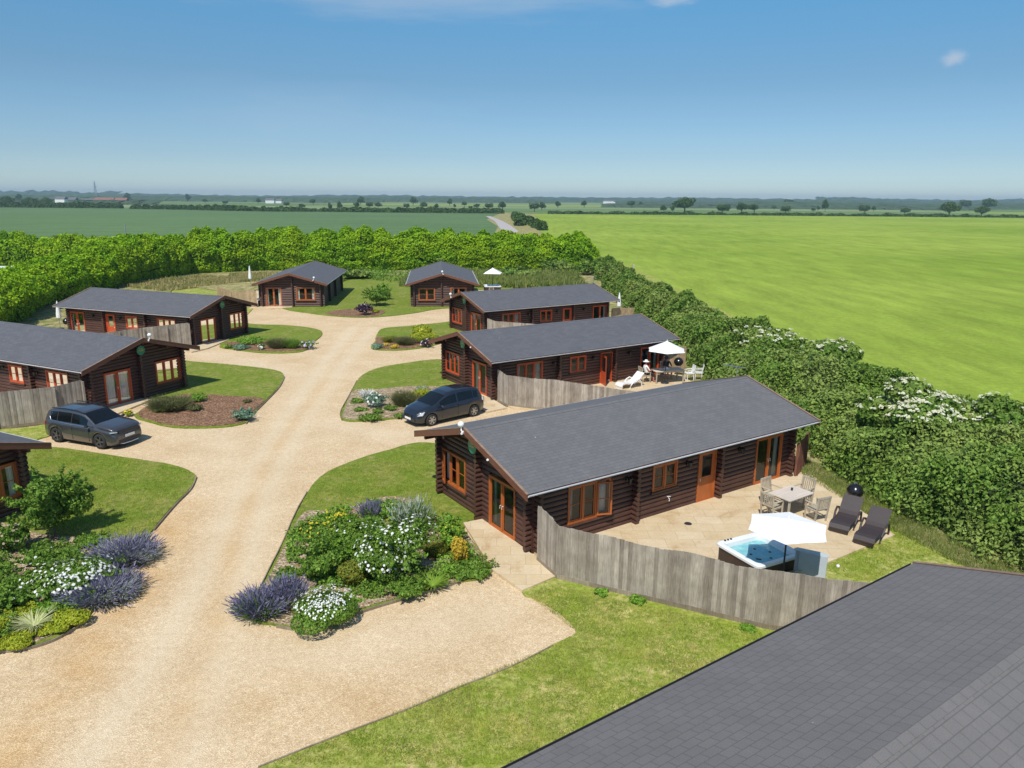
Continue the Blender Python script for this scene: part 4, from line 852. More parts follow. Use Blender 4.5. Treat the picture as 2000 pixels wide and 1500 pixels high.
kettle_bbq('black kettle barbecue in front of the left-hand cabin under the clipped hedge', -35.9, 59.6, .7)
def parasol(label, x, y, h, r, n, pole=(0, 0), slope=.35, rz=0, tilt=0, cup=False):
    t = thing('parasol', label, 'parasol', (x, y, .085), rz); c = MB(); top = h+slope
    rim = [(r*math.cos(2*math.pi*k/n), r*math.sin(2*math.pi*k/n)*tilt_y, h) for k in range(n) for tilt_y in (1,)]
    k = 5; vs = [(0, 0, top)]
    for j in range(1, k+1):
        q = j/k
        for i in range(n*2):
            a = rim[(i//2) % n]; b = rim[((i//2)+1) % n]; m_ = (i % 2)/2; px = a[0]*(1-m_)+b[0]*m_; py = a[1]*(1-m_)+b[1]*m_; sag = (.03 if i % 2 else 0)
            vs.append((px*q*(1-.03*(i % 2)), py*q*(1-.03*(i % 2)), top-(slope)*(q**1.05)+sag*0-.04*q*(1-q)))
    n2 = n*2; fs = [(0, 1+i, 1+(i+1) % n2) for i in range(n2)]
    for j in range(k-1): fs += [(1+j*n2+i, 1+(j+1)*n2+i, 1+(j+1)*n2+(i+1) % n2, 1+j*n2+(i+1) % n2) for i in range(n2)]
    c.add(vs, fs); co = c.build('canopy', M['cloth'], t, recalc=False)
    for i in range(n): rb = MB(); rb.bar((0, 0, top-.06), (rim[i][0]*.98, rim[i][1]*.98, h-.02), .018); rb.build('rib', M['metal'], t)
    fi = MB(); fi.lathe([(.001, top+.1), (.025, top+.05), (.03, top)], n=8); fi.build('finial', M['white'], t)
    p = MB(); p.tube([(pole[0], pole[1], 0), (pole[0], pole[1], h+.1 if pole != (0, 0) else top)], .024, 8)
    if pole != (0, 0): p.tube([(pole[0], pole[1], h+.0), (0, 0, top)], .02, 8)
    p.build('pole', M['darkgrey'], t); bs = MB(); bs.lathe([(.001, .08), (.22, .07), (.25, 0), (.001, 0)], (pole[0], pole[1], 0), 16); bs.build('base', M['darkgrey'], t)
    return t
parasol('open white parasol over the hot tub on the near patio', 7.45, 18.62, 2.08, 1.12, 6, (0, 0), .25, R(8))
parasol('open white parasol above the table where two people sit', 9.1, 43.3, 2.0, 1.2, 6, (0, 0), .55, R(20))
parasol('small open white parasol over the far hot tub by the back bank', -2.3, 86.0, 2.3, 1.4, 4, (0, 0), .6, R(40))
def closed_parasol(label, x, y, h=2.4):
    t = thing('parasol', label, 'parasol', (x, y, .085), 0, 'closed white parasols'); c = MB(); c.lathe([(.001, h), (.05, h-.12), (.12, h*.75), (.19, h*.5), (.2, h*.4), (.14, h*.36), (.03, h*.36)], n=9); c.build('canopy', M['cloth'], t); p = MB(); p.tube([(0, 0, 0), (0, 0, h+.05)], .024, 8); p.build('pole', M['metal'], t); b = MB(); b.lathe([(.001, .08), (.25, .06), (.27, 0)], n=14); b.build('base', M['darkgrey'], t)
closed_parasol('closed white parasol at the far left, in front of the dark conifers', -36.9, 60.3, 2.3); closed_parasol('closed white parasol left of the far end-on cabin', *at(490, 562)[:2], 2.6); closed_parasol('closed white parasol against the tan fence of the third right-hand cabin', 10.0, 70.0, 2.2)
def hot_tub(label, cs, h=.85):
    """cs: four world corners"""
    c0 = sum((Vector(p) for p in cs), Vector((0, 0)))/4; t = thing('hot_tub', label, 'hot tub', (c0.x, c0.y, .085)); q = [Vector(p)-c0 for p in cs]
    def ringp(k, z, rr=.18, n=5):
        out_ = []
        for i in range(4):
            a, b, c = q[i-1]*k, q[i]*k, q[(i+1) % 4]*k; pa_ = b+(a-b).normalized()*rr; pc_ = b+(c-b).normalized()*rr
            for j in range(n): u = j/(n-1); out_.append(tuple((pa_*(1-u)**2+b*2*u*(1-u)+pc_*u*u).to_3d()+Vector((0, 0, z))))
        return out_
    def shell(rings, m, nm, par, cap0=False, cap1=False, sm=False):
        s = MB(); n = len(rings[0]); vs = [v for r_ in rings for v in r_]; fs = [(i*n+k, i*n+(k+1) % n, (i+1)*n+(k+1) % n, (i+1)*n+k) for i in range(len(rings)-1) for k in range(n)]
        if cap1: fs.append(tuple(range(len(vs)-n, len(vs))))
        s.add(vs, fs); return s.build(nm, m, par, sm, recalc=False)
    shell([ringp(.97, 0), ringp(.97, h-.07)], M['cabinet'], 'cabinet', t)
    shell([ringp(.98, h-.09), ringp(1.02, h-.06), ringp(1.02, h), ringp(.99, h+.02), ringp(.86, h+.02), ringp(.82, h-.03), ringp(.78, h-.3), ringp(.6, h-.34), ringp(.54, h-.65)], M['acrylic'], 'shell', t, cap1=True)
    shell([ringp(.8, h-.17)], M['water'], 'water', t, cap1=True) if False else None
    wq = MB(); r_ = ringp(.795, h-.15); wq.add(r_, [tuple(range(len(r_)))]); wq.build('water', M['water'], t, recalc=False)
    for (u, v) in ((.3, .35), (.36, .3), (-.05, .3), (-.3, -.1), (.1, -.4), (.45, -.1)):
        p = (q[0]*(1-u)+q[1]*(1+u))/2*.5+(q[3]*(1-u)+q[2]*(1+u))/2*.5+(q[0]-q[3])*v*.5; j = MB(); j.lathe([(.001, .012), (.035, .01), (.045, 0)], (p.x, p.y, h-.145), 10); j.build('jet', M['darkgrey'], t)
    for k in range(3): p = q[0]*.93*(1-.15-k*.07)+q[3]*.93*(.15+k*.07); b = MB(); b.lathe([(.001, .03), (.03, .028), (.035, 0)], (p.x, p.y, h+.02), 10); b.build('valve_knob', M['darkgrey'], t)
    return t
TC = [(6.02, 20.21), (6.8, 18.7), (8.35, 19.5), (7.57, 21.0)]
hot_tub('square hot tub with white rim and turquoise water, partly under the parasol', [TC[0], TC[1], TC[2], TC[3]])
cv = thing('hot_tub_cover', 'pale grey folded tub cover standing on edge beside the hot tub', 'tub cover', (8.28, 19.0, .085), R(62)); b = MB(); b.box((0, 0, .6), (.1, .72, 1.2), 0, 0, R(6)); b.build('panel', M['cover'], cv); b = MB(); b.box((-.15, -.12, .6), (.1, .72, 1.2), 0, 0, R(3)); b.build('panel', M['cover'], cv); b = MB(); b.box((-.06, -.05, 1.2), (.14, .9, .02)); b.build('hinge_strip', M['cover'], cv)
hot_tub('far hot tub under the small parasol by the back bank', [(-3.4, 86.9), (-3.2, 84.9), (-1.3, 85.1), (-1.5, 87.1)], .9)
fs_ = thing('garden_chair', 'grey wooden chair beside the far hot tub', 'chair', (-2.4, 83.9, .085), R(-90)); 
for o in [x_ for x_ in bpy.data.objects if x_.parent == ch]: c_ = o.copy(); COL.objects.link(c_); c_.parent = fs_
# middle cabin patio
table('wooden table laid for lunch on the patio of the middle cabin', 9.3, 43.7, R(15), 1.9, .9)
place(ch, 'wooden armchair taken by the person in white at the lunch table', 7.95, 43.55, R(15), 'armchairs at the lunch table')
place(ch, 'wooden armchair taken by the person in navy behind the lunch table', 9.45, 44.75, R(-75), 'armchairs at the lunch table')
def white_chair(label, x, y, rz):
    t = thing('white_patio_chair', label, 'chair', (x, y, .085), rz, 'white plastic chairs'); s = MB(); s.box((0, 0, .42), (.46, .46, .03)); s.build('seat', M['white'], t); b = MB(); b.box((-.25, 0, .68), (.03, .44, .5), 0, 0, R(-10)); b.build('backrest', M['white'], t)
    for sx in (-.2, .2):
        for sy in (-.2, .2): l = MB(); l.bar((sx, sy, 0), (sx*.95, sy*.95, .42), .035); l.build('leg', M['white'], t)
    for sy in (-.23, .23): a = MB(); a.bar((-.24, sy, .64), (.2, sy, .62), .05, .03); a.bar((.18, sy, .42), (.2, sy, .62), .03); a.build('armrest', M['white'], t)
white_chair('white plastic chair on the patio edge right of the lunch table', 10.75, 44.2, R(190)); white_chair('white plastic chair on the grass furthest right of the lunch table', 11.35, 44.4, R(170))
def skin_person(label, x, y, rz, top, hair, hat=None, sk='skin'):
    t = thing('person', label, 'person', (x, y, .085), rz)
    J = {'pel': (0, 0, .52, .15), 'sp': (-.03, 0, .72, .135), 'ch': (-.03, 0, .92, .15), 'nk': (-.01, 0, 1.08, .055), 'hd': (.02, 0, 1.2, .085), 'ht': (.02, 0, 1.27, .075),
         'hl': (.12, .1, .52, .09), 'kl': (.46, .12, .5, .06), 'al': (.48, .12, .1, .04), 'tl': (.62, .13, .04, .035), 'hr': (.12, -.1, .52, .09), 'kr': (.46, -.12, .5, .06), 'ar': (.48, -.12, .1, .04), 'tr': (.62, -.13, .04, .035),
         'sl': (-.02, .2, 1.0, .06), 'el': (.12, .27, .76, .04), 'wl': (.34, .18, .76, .028), 'gl': (.43, .15, .78, .03), 'sr': (-.02, -.2, 1.0, .06), 'er': (.12, -.27, .76, .04), 'wr': (.34, -.18, .76, .028), 'gr': (.43, -.15, .78, .03)}
    E_ = [('pel', 'sp'), ('sp', 'ch'), ('ch', 'nk'), ('nk', 'hd'), ('hd', 'ht'), ('pel', 'hl'), ('hl', 'kl'), ('kl', 'al'), ('al', 'tl'), ('pel', 'hr'), ('hr', 'kr'), ('kr', 'ar'), ('ar', 'tr'), ('ch', 'sl'), ('sl', 'el'), ('el', 'wl'), ('wl', 'gl'), ('ch', 'sr'), ('sr', 'er'), ('er', 'wr'), ('wr', 'gr')]
    names = list(J); me = bpy.data.meshes.new('body'); me.from_pydata([J[n][:3] for n in names], [(names.index(a), names.index(b)) for a, b in E_], []); o = bpy.data.objects.new('body', me); link(o)
    md = o.modifiers.new('s', 'SKIN'); sv = me.skin_vertices[0].data
    for i, n in enumerate(names): sv[i].radius = (J[n][3], J[n][3]); sv[i].use_root = (n == 'pel')
    o.modifiers.new('sub', 'SUBSURF').levels = 1
    dg = bpy.context.evaluated_depsgraph_get(); nm = bpy.data.meshes.new_from_object(o.evaluated_get(dg)); bpy.data.objects.remove(o)
    nm.materials.clear(); [nm.materials.append(k) for k in (M[sk], M[top], M['darkgrey'])]
    for p in nm.polygons:
        c = p.center; p.use_smooth = True
        p.material_index = 1 if (c.z > .6 and c.z < 1.05 and c.x < .16) else (2 if c.z <= .6 and c.z > .3 and c.x < .5 else 0)
    b = bpy.data.objects.new('body', nm); link(b, t)
    h = MB(); h.lathe([(.001, 1.35), (.07, 1.33), (.1, 1.26), (.095, 1.18), (.07, 1.14)], (-.01, 0, 0), 14); h.build('hair', M[hair], t, True)
    fc = MB(); fc.lathe([(.001, .016), (.012, 0), (.001, -.016)], (.105, .032, 1.225), 8); fc.lathe([(.001, .016), (.012, 0), (.001, -.016)], (.105, -.032, 1.225), 8); fc.build('eyes', M['black'], t); ns = MB(); ns.add([(.1, -.014, 1.185), (.1, .014, 1.185), (.135, 0, 1.188), (.105, 0, 1.225)], [(0, 1, 2), (0, 2, 3), (1, 3, 2), (0, 3, 1)]); ns.build('nose', M[sk], t)
    if hat: a = MB(); a.lathe([(.001, 1.38), (.09, 1.36), (.11, 1.28), (.2, 1.26), (.2, 1.255), (.1, 1.262)], (.0, 0, 0), 18); a.build('sun_hat', M[hat], t)
skin_person('person in a white top and white sun hat sitting at the lunch table', 7.98, 43.55, R(15), 'shirt_white', 'hair', 'white', 'pink')
skin_person('dark haired person in a navy top sitting behind the lunch table', 9.45, 44.72, R(-75), 'shirt_navy', 'hair')
pl = MB(); pl.lathe([(.001, .0), (.1, .0), (.14, .02), (.001, .012)], (0, 0, 0), 16); po = pl.build('dinner_plate', M['white'], None, loc=(8.85, 43.6, .85)); tag(po, 'white plate on the lunch table, nearer the person in white', 'plate')
nb = MB(); nb.lathe([(.001, .12), (.1, .1), (.16, .04), (.17, 0)], (0, 0, 0), 14); po = nb.build('food_cover', M['white'], None, loc=(9.25, 43.75, .85)); tag(po, 'white domed food cover on the lunch table', 'food cover')
# patio trifles
dm = MB(); dm.lathe([(.001, .012), (.12, .01), (.13, 0)], (0, 0, 0), 18); pz = cl('A', 6.3, 4.1); o = dm.build('drain_cover', M['darkgrey'], None, loc=(pz[0], pz[1], .087)); tag(o, 'small dark round drain cover in the near patio paving', 'drain cover')
tp = thing('garden_tap', 'small white tap low on the cabin wall beside the patio', 'tap', (*cl('A', 6.45, WY+.06), .5)); b = MB(); b.tube([(0, 0, .1), (.03, -.07, .1), (.03, -.07, .0)], .014, 6); b.build('spout', M['white'], tp); b = MB(); b.bar((-.05, -.03, .16), (.08, -.03, .16), .02); b.build('lever', M['white'], tp)
bl_ = MB(); bl_.lathe([(.001, .22), (.08, .2), (.11, .11), (.08, .02), (.001, 0)], n=16)
o = bl_.build('ball', M['white'], None, True, loc=(*at(1636, 1112)[:2], .05)); tag(o, 'white ball lying on the lawn between the patio and the roof', 'ball'); o.scale = (.5, .5, .5)
bp = thing('bollard_light', 'white globe light on a short black post at the far end-on cabin door', 'garden light', (*at(506, 600)[:2], .05)); b = MB(); b.tube([(0, 0, 0), (0, 0, .6)], .08, 10); b.build('post', M['black'], bp); b = MB(); b.lathe([(.001, .88), (.09, .85), (.13, .75), (.09, .65), (.001, .62)], n=14); b.build('globe', M['white'], bp, True)
# ---------------------------------------------------------------- plants
def shrub(name, label, px, py, wpx, hpx, kind, leaf='fern', flowers=None, n=1400, size=.045, fl=0, seed=0, cat='shrub', group=None, flsize=.05, sq=1.0, parent_trunk=False):
    """one plant, placed and sized from the photograph; leaves (and blossom) as small faces"""
    k = dist(px, py)/FPX; rx = wpx*k/2*1.08; ry = rx*sq; sa_ = min(.8, H/dist(px, py)); hh = max(.42*hpx*k, (hpx*k-1.25*ry*sa_)/math.cos(sa_))*.98; base = at(px, py, .06)+Vector((0, .42*ry, 0))
    t = thing(name, label, cat, base, 0, group)
    if kind == 'leafy' or kind == 'dome':
        bl = 5 if kind == 'dome' else 15
        P, Nn = crown_pts(n, rx, ry, hh/2, bl, .55 if kind == 'dome' else .34, -.5, seed, .18 if kind == 'dome' else .35); P = P+[0, 0, hh*(.36 if kind == 'dome' else .48)]
        if kind == 'leafy':      # loose shoots poking out of the crown
            k = 26; r = np.random.default_rng(seed+99); d = unit(np.column_stack([r.normal(0, 1, k), r.normal(0, 1, k), np.abs(r.normal(.5, .6, k))])); m_ = max(200, n//4); i_ = r.integers(0, k, m_); u = r.uniform(.7, 1.28, (m_, 1))
            Q = d[i_]*u*[rx, ry, hh*.52]+[0, 0, hh*.48]+r.normal(0, .035, (m_, 3))*rx; P = np.concatenate([P, Q]); Nn = np.concatenate([Nn, d[i_]])
        kp = P[:, 2] > .03; P = P[kp]; Nn = Nn[kp]
        np_quads('foliage', leaves(P, Nn, size, .6, .5 if kind == 'dome' else .8, .55), M[leaf], t)
    elif kind == 'spikes':
        m_ = n; a = rng.uniform(0, 6.28, m_); r_ = np.sqrt(rng.random(m_))*.62; D = np.stack([np.cos(a)*r_*rx*1.1, np.sin(a)*r_*ry*1.1, np.full(m_, hh*.75)*(1-.45*r_**2)], 1)
        P = np.stack([np.cos(a)*r_*rx*.75, np.sin(a)*r_*ry*.75, np.zeros(m_)], 1); ln = np.linalg.norm(D, axis=1)
        np_quads('stems', blades(P, D+rng.normal(0, .16, (m_, 3))*ln[:, None], ln*.85, .022), M[leaf], t)
        P2, N2 = crown_pts(n, rx*.85, ry*.85, hh*.42, 8, .5, -.5, seed, .4); P2 = P2+[0, 0, hh*.38]; kp = P2[:, 2] > .03; P2 = P2[kp]; N2 = N2[kp]; np_quads('foliage', leaves(P2, N2, size*.8, .4, .8), M[leaf], t)
        if flowers: sel = rng.random(m_) < .5; D = D+rng.normal(0, .13, (m_, 3))*ln[:, None]; tip = (P+D*rng.uniform(.55, 1.08, (m_, 1)))[sel]; up = (D+rng.normal(0, .3, (m_, 3))*ln[:, None])[sel]; np_quads('flower_spikes', blades(tip, up, .16, .035), M[flowers], t); fl = 0
    elif kind == 'strap':
        m_ = n; a = rng.uniform(0, 6.28, m_); out = np.stack([np.cos(a), np.sin(a), np.zeros(m_)], 1); el = rng.uniform(.5, 1.2, m_)[:, None]; Vq = []
        prev = out*.03; w0 = .035; sd = np.stack([-np.sin(a), np.cos(a), np.zeros(m_)], 1); segs = 5; L_ = rng.uniform(.75, 1.1, (m_, 1))
        def pt(u): return out*(rx*1.1*L_*(u**1.1))*1.0+np.array([0, 0, 1.])*hh*L_*(1.25*u-.55*u*u*el*1.2)
        for j in range(segs):
            u0, u1 = j/segs, (j+1)/segs; wa, wb = w0*(1-u0**2*.9), w0*(1-u1**2*.95); A, B_ = pt(u0), pt(u1); Vq.append(np.stack([A-sd*wa/2, A+sd*wa/2, B_+sd*wb/2, B_-sd*wb/2], 1))
        np_quads('leaves', np.concatenate(Vq), M[leaf], t)
    if parent_trunk or cat == 'tree':
        tr = MB(); tr.tube([(0, 0, -.05), (.02, .02, hh*.35), (.0, .03, hh*.6)], [.04, .03, .015], 7)
        for q in range(6): a = q*1.1; tr.tube([(.01, .01, hh*(.2+.05*q)), (rx*.5*math.cos(a), ry*.5*math.sin(a), hh*(.45+.06*q))], [.018, .006], 5)
        tr.build('trunk', M['bark_tree'], t)
    if fl and flowers:
        P, Nn = crown_pts(fl*3, rx*1.02, ry*1.02, hh/2*1.04, 12, .42, -.5, seed, .05); P = P+[0, 0, hh*(.36 if kind == 'dome' else .48)]; keep = ((Nn[:, 2] > .15) | (Nn[:, 1] < -.5)) & ((kind != 'dome') | (P[:, 2] > hh*.64)); keep &= wavy(P[:, 0]/rx, P[:, 1]/ry, P[:, 2]/hh, seed, 3.5) > -.55; P = P[keep][:int(fl*.8)]; Nn = Nn[keep][:int(fl*.8)]
        Nn = unit(Nn+[0, -.25, .6]); t1 = unit(np.cross(Nn, rng.normal(0, 1, Nn.shape))); t2 = np.cross(Nn, t1); s_ = (flsize*(1+rng.uniform(-.35, .35, len(P))))[:, None]; P = P+Nn*.12
        q = np.concatenate([np.stack([P-t1*s_, P-t2*s_, P+t1*s_, P+t2*s_], 1), np.stack([P-(t1+t2)*s_*.7, P+(t1-t2)*s_*.7, P+(t1+t2)*s_*.7+Nn*.006, P-(t1-t2)*s_*.7+Nn*.006], 1)]); fo_ = np_quads('flowers', q, M[flowers], t); fo_['kind'] = 'stuff'
    return t
SH = [
 # near bed beside the hot tub cabin
 ('catmint', 'purple-blue catmint mound at the front tip of the near bed', 503, 1205, 92, 62, 'spikes', 'fern', 'purple', 1500, .04, 0),
 ('catmint', 'paler grey-purple catmint behind the front purple mound, near bed', 556, 1180, 62, 60, 'spikes', 'grey', 'purple', 800, .04, 0),
 ('yucca', 'cream-striped spiky yucca between the catmint and the white-topped dome', 580, 1188, 60, 48, 'strap', 'varieg', None, 70, .04, 0),
 ('candytuft', 'dense rounded green dome topped with white blossom at the corner of the near bed', 648, 1226, 142, 100, 'dome', 'fern', 'whiteflower', 6500, .035, 520),
 ('leafy_shrub', 'loose yellow-flowering clump at the top left of the near bed', 650, 1030, 60, 36, 'leafy', 'bright', 'yellow', 1200, .05, 70),
 ('spurge', 'olive-yellow rounded bush behind the white-topped dome', 690, 1150, 78, 78, 'dome', 'olive', None, 3000, .035, 0),
 ('leafy_shrub', 'tall mid-green leafy shrub left of the olive-yellow bush', 625, 1140, 80, 100, 'leafy', 'fern', None, 2800, .05, 0),
 ('leafy_shrub', 'green shrub with yellow flowers at the back left of the near bed', 612, 1052, 86, 42, 'leafy', 'fern', 'yellow', 2200, .05, 60),
 ('rose_bush', 'big spreading rose bush covered in white flowers, centre of the near bed', 768, 1140, 140, 150, 'leafy', 'fern', 'whiteflower', 4200, .05, 420),
 ('rose_bush', 'smaller green rose with a few white flowers left of the big white one', 682, 1082, 78, 82, 'leafy', 'fern', 'whiteflower', 2800, .05, 26),
 ('leafy_shrub', 'feathery green clump between the two white roses', 722, 1070, 50, 80, 'spikes', 'bright', None, 900, .05, 0),
 ('lavender', 'grey-purple lavender at the back of the near bed, left of centre', 726, 1018, 46, 44, 'spikes', 'fern', 'purple', 500, .04, 0),
 ('foxglove_clump', 'tall green clump with a yellow flower head at the back of the near bed', 764, 1022, 42, 50, 'leafy', 'bright', 'yellow', 1200, .05, 22),
 ('tall_perennial', 'tall grey-green perennial at the back right of the near bed', 802, 1045, 66, 84, 'spikes', 'fern', 'grey', 900, .05, 0),
 ('leafy_shrub', 'low dark green clump in front of the big white rose', 738, 1150, 60, 26, 'leafy', 'fern', None, 1000, .045, 0),
 ('hebe', 'bright lime-green upright shrub near the cabin glazed door', 878, 1078, 50, 78, 'leafy', 'bright', 'lime', 2200, .05, 50),
 ('golden_conifer', 'narrow bright yellow column plant by the paved path', 900, 1104, 28, 84, 'dome', 'yellowleaf', None, 1800, .03, 0),
 ('ground_cover', 'low spreading green plant at the path corner of the near bed', 916, 1126, 90, 34, 'leafy', 'fern', None, 2400, .045, 0),
 ('day_lily', 'arching strap-leaved clump along the front edge of the near bed', 843, 1155, 62, 44, 'strap', 'strap', None, 130, .04, 0),
 ('leafy_shrub', 'mid-green low bush left of the strap-leaved clump', 790, 1168, 66, 50, 'leafy', 'fern', None, 2200, .045, 0),
 ('ornamental_grass', 'brownish feathery grass left of the yellow column plant', 850, 1090, 52, 46, 'spikes', 'olive', None, 500, .05, 0),
 ('leafy_shrub', 'small leafy plant on bare soil at the left edge of the near bed', 560, 1130, 50, 24, 'leafy', 'fern', 'whiteflower', 700, .045, 6),
 ('leafy_shrub', 'small green tuft on the stony soil at the left of the near bed', 578, 1085, 30, 20, 'leafy', 'fern', None, 400, .045, 0),
 ('leafy_shrub', 'yellow-green bush in the middle front of the near bed', 660, 1100, 60, 60, 'leafy', 'bright', None, 1700, .05, 0),
 # bed by the left picture edge
 ('young_tree', 'leafy young tree standing in front of the cut-off cabin corner', 92, 1062, 118, 160, 'leafy', 'fern', None, 7000, .055, 0),
 ('leafy_shrub', 'green shrub with pale pink tips below the cut-off cabin window', 18, 1082, 62, 80, 'leafy', 'fern', 'pinkish', 2200, .05, 60),
 ('rose_bush', 'low white rose in full flower in the left bed', 112, 1160, 160, 90, 'leafy', 'fern', 'whiteflower', 3800, .05, 420),
 ('catmint', 'upper drift of purple catmint spilling over the left bed edge', 232, 1104, 106, 64, 'spikes', 'grey', 'purple', 1800, .04, 0),
 ('catmint', 'lower drift of purple catmint spilling onto the gravel, left bed', 186, 1176, 124, 66, 'spikes', 'grey', 'purple', 2000, .04, 0),
 ('yucca', 'cream-edged spiky yucca in the left bed', 56, 1236, 78, 56, 'strap', 'varieg', None, 80, .04, 0),
 ('euonymus', 'yellow-green mound nearest the gravel edge, right one in the left bed', 138, 1222, 62, 50, 'dome', 'lime', None, 2400, .035, 0),
 ('euonymus', 'yellow-green mound between the yucca and the gravel edge', 96, 1240, 54, 38, 'dome', 'lime', None, 1700, .035, 0),
 ('euonymus', 'yellow-green mound at the bottom left corner of the left bed', 22, 1268, 62, 40, 'dome', 'lime', None, 2000, .035, 0),
 ('leafy_shrub', 'green shrub with a yellow flush above the yucca', 100, 1195, 60, 34, 'leafy', 'bright', None, 1400, .045, 0),
 ('leafy_shrub', 'dark green shrub with a few white flowers at the left picture edge', 10, 1195, 66, 62, 'leafy', 'fern', 'whiteflower', 2200, .05, 8),
 ('leafy_shrub', 'round green shrub between the young tree and the white rose', 64, 1110, 62, 50, 'leafy', 'fern', 'whiteflower', 1800, .05, 5),
 ('euonymus', 'lime shrub cut by the left picture edge above the yucca', 2, 1240, 36, 44, 'dome', 'lime', None, 900, .035, 0),
 ('leafy_shrub', 'dark low shrub behind the upper catmint drift', 168, 1068, 60, 30, 'leafy', 'fern', None, 1300, .045, 0),
 # bed in front of the middle cabin
 ('leafy_shrub', 'green plant with white tips in the bed left of the dark car', 733, 797, 38, 34, 'leafy', 'blue', 'whiteflower', 900, .05, 18),
 ('grass_clump', 'olive-brown tall clump directly left of the dark car', 788, 795, 48, 44, 'spikes', 'brown', None, 900, .05, 0),
 ('leafy_shrub', 'yellow-green plant beside the bonnet of the dark car', 822, 780, 34, 26, 'leafy', 'lime', None, 700, .05, 0),
 ('leafy_shrub', 'silver-grey rounded plant behind the dark car', 824, 768, 26, 20, 'dome', 'grey', None, 500, .05, 0),
 ('leafy_shrub', 'dark green small mound, upper left in the stony bed', 698, 788, 26, 14, 'dome', 'fern', None, 400, .05, 0),
 ('leafy_shrub', 'dark green small mound, lower left in the stony bed', 702, 803, 24, 12, 'dome', 'fern', None, 400, .05, 0),
 ('leafy_shrub', 'low green clump at the front edge of the stony bed', 722, 822, 38, 18, 'leafy', 'fern', None, 600, .05, 0),
 ('leafy_shrub', 'tiny green plant in the middle of the stony bed', 737, 808, 18, 12, 'leafy', 'fern', None, 250, .05, 0),
 ('leafy_shrub', 'small green plant left of the dark car wheel', 762, 803, 22, 14, 'leafy', 'fern', None, 300, .05, 0),
 ('leafy_shrub', 'small green plant at the front right of the stony bed', 780, 816, 18, 10, 'leafy', 'fern', None, 250, .05, 0),
 ('grass_clump', 'pale flower spikes at the top left of the stony bed', 716, 778, 26, 18, 'spikes', 'grey', 'whiteflower', 200, .05, 0),
 # bed with the yellow bush
 ('golden_shrub', 'bright yellow-green round bush in the third right-hand bed', 829, 668, 54, 36, 'dome', 'lime', 'yellow', 2200, .07, 40),
 ('grass_clump', 'brown-green clump left of the bright yellow bush', 790, 675, 40, 26, 'spikes', 'brown', None, 700, .06, 0),
 ('grass_clump', 'olive low clump furthest left in the third right-hand bed', 762, 669, 34, 18, 'spikes', 'olive', None, 500, .06, 0),
 ('leafy_shrub', 'blue-grey low plant at the left tip of the third right-hand bed', 737, 681, 24, 14, 'dome', 'blue', None, 350, .06, 0),
 ('leafy_shrub', 'golden yellow plant right of the blue-grey one', 769, 681, 18, 11, 'dome', 'yellowleaf', None, 300, .05, 0),
 ('leafy_shrub', 'small golden plant beside the blue-grey one', 752, 676, 14, 9, 'dome', 'yellowleaf', None, 200, .05, 0),
 ('leafy_shrub', 'dark purple plant with white flowers below the yellow bush', 832, 678, 26, 18, 'leafy', 'purpleleaf', 'whiteflower', 350, .06, 18),
 # bed by the grey car's cabin
 ('grass_clump', 'large olive-brown clump below the double door with white curtains', 325, 804, 78, 42, 'spikes', 'brown', None, 2200, .05, 0),
 ('leafy_shrub', 'small bright green plant in front of the olive-brown clump', 314, 806, 20, 14, 'leafy', 'bright', None, 350, .05, 0),
 ('leafy_shrub', 'bright green leafy plant right of the olive-brown clump', 384, 786, 32, 20, 'leafy', 'bright', None, 600, .05, 0),
 ('leafy_shrub', 'dark reddish-green small plant on the bark mulch', 381, 803, 26, 16, 'leafy', 'brown', None, 450, .05, 0),
 ('leafy_shrub', 'blue-green leafy plant at the right corner of the bark bed', 473, 822, 40, 28, 'leafy', 'blue', None, 900, .06, 0),
 ('leafy_shrub', 'tiny yellow flowering plant behind the bonnet of the grey car', 249, 812, 16, 10, 'leafy', 'lime', 'yellow', 200, .05, 12),
 ('leafy_shrub', 'tiny plant at the top right of the bark bed', 482, 787, 14, 8, 'leafy', 'brown', None, 120, .05, 0),
 # bed below the conifer hedge cabin
 ('leafy_shrub', 'blue-green mound at the left of the far left bed', 467, 684, 34, 16, 'dome', 'blue', None, 600, .06, 0),
 ('leafy_shrub', 'bright green low shrub behind the blue-green mound', 486, 673, 50, 20, 'leafy', 'bright', None, 900, .06, 0),
 ('grass_clump', 'brown-green feathery clump in the middle of the far left bed', 540, 681, 46, 30, 'spikes', 'brown', None, 900, .06, 0),
 ('grass_clump', 'green feathery clump right of the brown one, far left bed', 568, 681, 34, 26, 'spikes', 'fern', None, 700, .06, 0),
 ('leafy_shrub', 'pale lilac flowering plant at the right tip of the far left bed', 602, 681, 28, 18, 'leafy', 'fern', 'lilac', 400, .06, 60),
 ('leafy_shrub', 'small white flowering plant in the far left bed', 510, 683, 12, 11, 'leafy', 'fern', 'whiteflower', 160, .05, 14),
 ('leafy_shrub', 'small low green plant by the paved path, far left bed', 447, 680, 16, 8, 'leafy', 'fern', None, 160, .06, 0),
 # between the far cabins
 ('young_tree', 'green leafy shrub tree on the lawn between the far end-on cabins', 733, 598, 44, 40, 'leafy', 'fern', None, 2600, .09, 0),
 ('young_tree', 'slender sapling behind the shrub tree between the far cabins', 748, 586, 26, 34, 'leafy', 'bright', None, 900, .08, 0),
 ('purple_shrub', 'dark purple shrub with white blossom on the bark island', 711, 616, 30, 26, 'leafy', 'purpleleaf', 'whiteflower', 900, .08, 30),
 ('leafy_shrub', 'tiny yellow plant beside the dark purple shrub', 733, 611, 12, 7, 'leafy', 'lime', None, 120, .08, 0),
 # weeds along the fence
 ('weed_tuft', 'bright green weed tuft at the fence foot, the left one', 1176, 1163, 24, 16, 'leafy', 'bright', None, 350, .05, 0),
